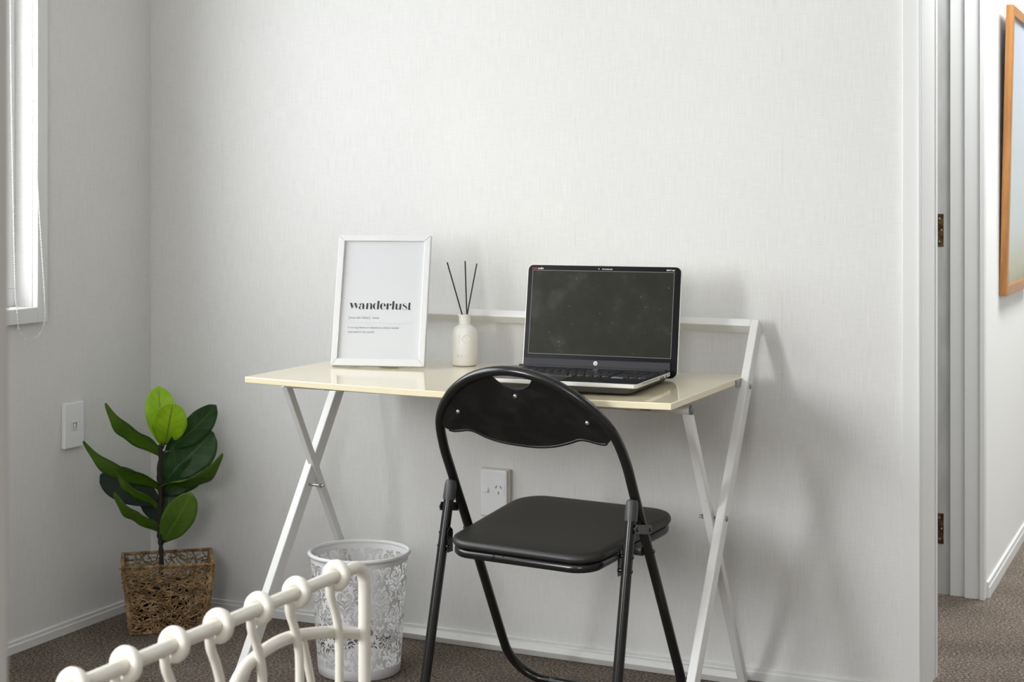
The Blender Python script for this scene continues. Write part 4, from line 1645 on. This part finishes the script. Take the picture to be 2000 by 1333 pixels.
LEAVES = [
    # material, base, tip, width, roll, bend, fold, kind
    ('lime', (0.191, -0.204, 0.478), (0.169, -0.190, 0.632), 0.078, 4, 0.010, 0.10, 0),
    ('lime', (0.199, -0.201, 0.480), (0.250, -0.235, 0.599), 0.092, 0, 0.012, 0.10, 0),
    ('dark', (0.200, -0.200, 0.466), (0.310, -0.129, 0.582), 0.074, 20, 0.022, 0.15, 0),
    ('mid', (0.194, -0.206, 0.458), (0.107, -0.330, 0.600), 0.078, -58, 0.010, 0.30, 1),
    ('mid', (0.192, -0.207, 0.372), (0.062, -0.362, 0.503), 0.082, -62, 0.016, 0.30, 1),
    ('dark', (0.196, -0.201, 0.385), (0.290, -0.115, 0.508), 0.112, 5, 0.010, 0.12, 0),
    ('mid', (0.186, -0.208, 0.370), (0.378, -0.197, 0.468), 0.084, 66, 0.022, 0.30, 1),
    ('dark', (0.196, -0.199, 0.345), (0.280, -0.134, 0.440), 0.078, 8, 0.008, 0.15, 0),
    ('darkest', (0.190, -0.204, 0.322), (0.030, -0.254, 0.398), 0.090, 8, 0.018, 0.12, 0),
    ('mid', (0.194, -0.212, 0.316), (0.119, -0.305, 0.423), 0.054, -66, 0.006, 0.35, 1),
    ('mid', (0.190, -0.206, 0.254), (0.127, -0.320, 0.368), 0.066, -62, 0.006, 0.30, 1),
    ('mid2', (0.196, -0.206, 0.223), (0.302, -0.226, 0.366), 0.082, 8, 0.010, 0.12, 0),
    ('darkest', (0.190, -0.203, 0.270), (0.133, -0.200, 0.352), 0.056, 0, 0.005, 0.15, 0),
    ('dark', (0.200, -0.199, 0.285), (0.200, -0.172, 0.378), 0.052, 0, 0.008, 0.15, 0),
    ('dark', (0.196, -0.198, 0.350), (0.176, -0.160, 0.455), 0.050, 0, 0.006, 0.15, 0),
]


def leaf(mk, B, T, W_, roll, bend, fold, kind):
    B, T = Vector(B), Vector(T)
    a = T - B
    L_ = a.length
    a.normalize()
    view = (CAM - (B + T) / 2).normalized()
    n = (view - a * view.dot(a)).normalized()
    s = a.cross(n)
    if s.z < 0 or abs(roll) < 30:
        pass
    rm_ = Matrix.Rotation(radians(roll), 3, a)
    n = rm_ @ n
    s = rm_ @ s
    nl, nw = 18, 10
    V, F, UV = [], [], []
    ph_ = hash((round(B.x, 3), round(T.z, 3))) % 7
    for i in range(nl + 1):
        t = i / nl
        # fiddle-shaped outline: narrow shoulder, broad rounded tip
        if kind:
            w_ = max(0.0, sin(pi * min(1.0, (0.06 + 0.94 * t) ** 0.86))) ** 0.72
        else:
            w_ = max(0.0, sin(pi * min(1.0, t ** 1.30))) ** 0.52
        w_ = max(w_, 0.05) * W_ / 2
        c = B + a * (L_ * t) + n * (bend * sin(pi * t)) + (Vector((0, 0, 0.006)) * sin(2 * pi * t) if kind else Vector())
        for j in range(nw + 1):
            u = j / nw * 2 - 1
            ruff = 0.0022 * sin(t * 17 + ph_ + (3 if u > 0 else 0)) * abs(u) ** 2
            p = c + s * (w_ * u) + n * (fold * w_ * (u * u) ** 0.75 * 1.0 + ruff)
            V.append(p - PO)
            UV.append((j / nw, t))
    for i in range(nl):
        for j in range(nw):
            k = i * (nw + 1) + j
            F.append((k, k + 1, k + nw + 2, k + nw + 1))
    me = bpy.data.meshes.new('leaf')
    me.from_pydata([tuple(p) for p in V], [], F)
    uvl = me.uv_layers.new(name='UVMap')
    for lp in me.loops:
        uvl.data[lp.index].uv = UV[lp.vertex_index]
    me.polygons.foreach_set('use_smooth', [True] * len(me.polygons))
    me.materials.append(M[mk])
    o = bpy.data.objects.new('leaf', me)
    COL.objects.link(o)
    o.parent = plant
    sd_ = o.modifiers.new('solid', 'SOLIDIFY')
    sd_.thickness = 0.0007
    # leaf stalk joining the stem
    zst = B.z - 0.012
    k = min(range(len(C)), key=lambda q: abs(C[q].z + PO.z - zst))
    stalk = MB().tube([C[k], (B - PO).lerp(C[k], 0.4) + Vector((0, 0, -0.002)), B - PO + a * 0.012], [0.0028, 0.0020, 0.0014], 7)
    stalk.build('leaf_stalk', M['stem'], o, smooth=True)
    return o


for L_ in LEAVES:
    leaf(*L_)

# ------------------------------------------------------------------ bed end in the foreground
bed = empty('bed_end_frame', (1.488, -1.4025, 0))
tag(bed, 'ivory metal bed end with collared spindles in the foreground', 'bed frame')
ZR = 0.546
yb = lambda y: y + 1.4025
YE = -3.02
ra = [(0, 0, 0.006), (0, 0, 0.25), (0, 0, 0.50)]
for k in range(1, 9):
    a = pi / 2 * k / 8
    ra.append((0, -0.034 * (1 - cos(a)), 0.512 + 0.034 * sin(a)))
ra += [(0, -0.10, ZR), (0, yb(-2.3), ZR), (0, yb(YE) + 0.10, ZR)]
for k in range(1, 9):
    a = pi / 2 * k / 8
    ra.append((0, yb(YE) + 0.034 - 0.034 * sin(a), 0.512 + 0.034 * cos(a)))
ra += [(0, yb(YE), 0.25), (0, yb(YE), 0.006)]
MB().tube(ra, 0.0100, 18).build('rail_and_posts', M['bed_metal'], bed, smooth=True)
MB().cyl((0, 0, 0), (0, 0, 0.02), 0.0125, 18).build('foot_cap', M['grey_plastic'], bed, smooth=True)
MB().cyl((0, yb(YE), 0), (0, yb(YE), 0.02), 0.0125, 18).build('foot_cap', M['grey_plastic'], bed, smooth=True)
ys = [-1.4903, -1.6057] + [-1.6057 - 0.0997 * k for k in range(1, 14)]
spm = None
for i, y in enumerate(ys):
    Y0 = yb(y)
    sp_ = catmull([(0.0, Y0 - 0.021, ZR - 0.006), (0.0, Y0 - 0.018, ZR - 0.026), (0.0, Y0 - 0.006, ZR - 0.050), (0.0, Y0 + 0.005, ZR - 0.080),
                   (0.0, Y0 + 0.009, ZR - 0.115), (0.0, Y0 + 0.009, 0.34), (0.0, Y0 + 0.009, 0.115)], 7)
    sdl = MB().tube(sp_, 0.0068, 12).build('spindle', M['bed_metal'], bed, smooth=True)
    # cast ring wrapped round the rail
    cl = MB()
    cl.tube([(0.0165 * cos(2 * pi * k / 28), Y0 + 0.002 * sin(2 * pi * k / 28), ZR + 0.0165 * sin(2 * pi * k / 28)) for k in range(28)], 0.0080, 12, closed=True)
    cl.build('collar', M['bed_metal'], bed, smooth=True)
MB().cyl((0, 0.0, 0.115), (0, yb(YE), 0.115), 0.0085, 14).build('lower_rail', M['bed_metal'], bed, smooth=True)
arch = catmull([(-0.012, yb(-1.4050), 0.4330), (-0.012, yb(-1.4877), 0.456), (-0.012, yb(-1.5772), 0.474), (-0.012, yb(-1.6336), 0.479), (-0.012, yb(-1.6877), 0.474),
                (-0.012, yb(-1.7268), 0.462), (-0.012, yb(-1.7530), 0.440), (-0.012, yb(-1.785), 0.395), (-0.012, yb(-1.81), 0.30), (-0.012, yb(-1.81), 0.118)], 7)
MB().tube(arch, 0.0095, 14).build('arched_brace', M['bed_metal'], bed, smooth=True)
MB().tube([(-0.012, yb(-1.570), 0.470), (-0.012, yb(-1.545), 0.395), (-0.012, yb(-1.46), 0.118)], 0.0062, 12).build('diagonal_brace', M['bed_metal'], bed, smooth=True)
MB().cyl((0.006, 0.004, 0.4330), (0.004, 0.0125, 0.4330), 0.0052, 14, 0.002).build('brace_bolt', M['steel'], bed, smooth=True)

print('keys', nk)
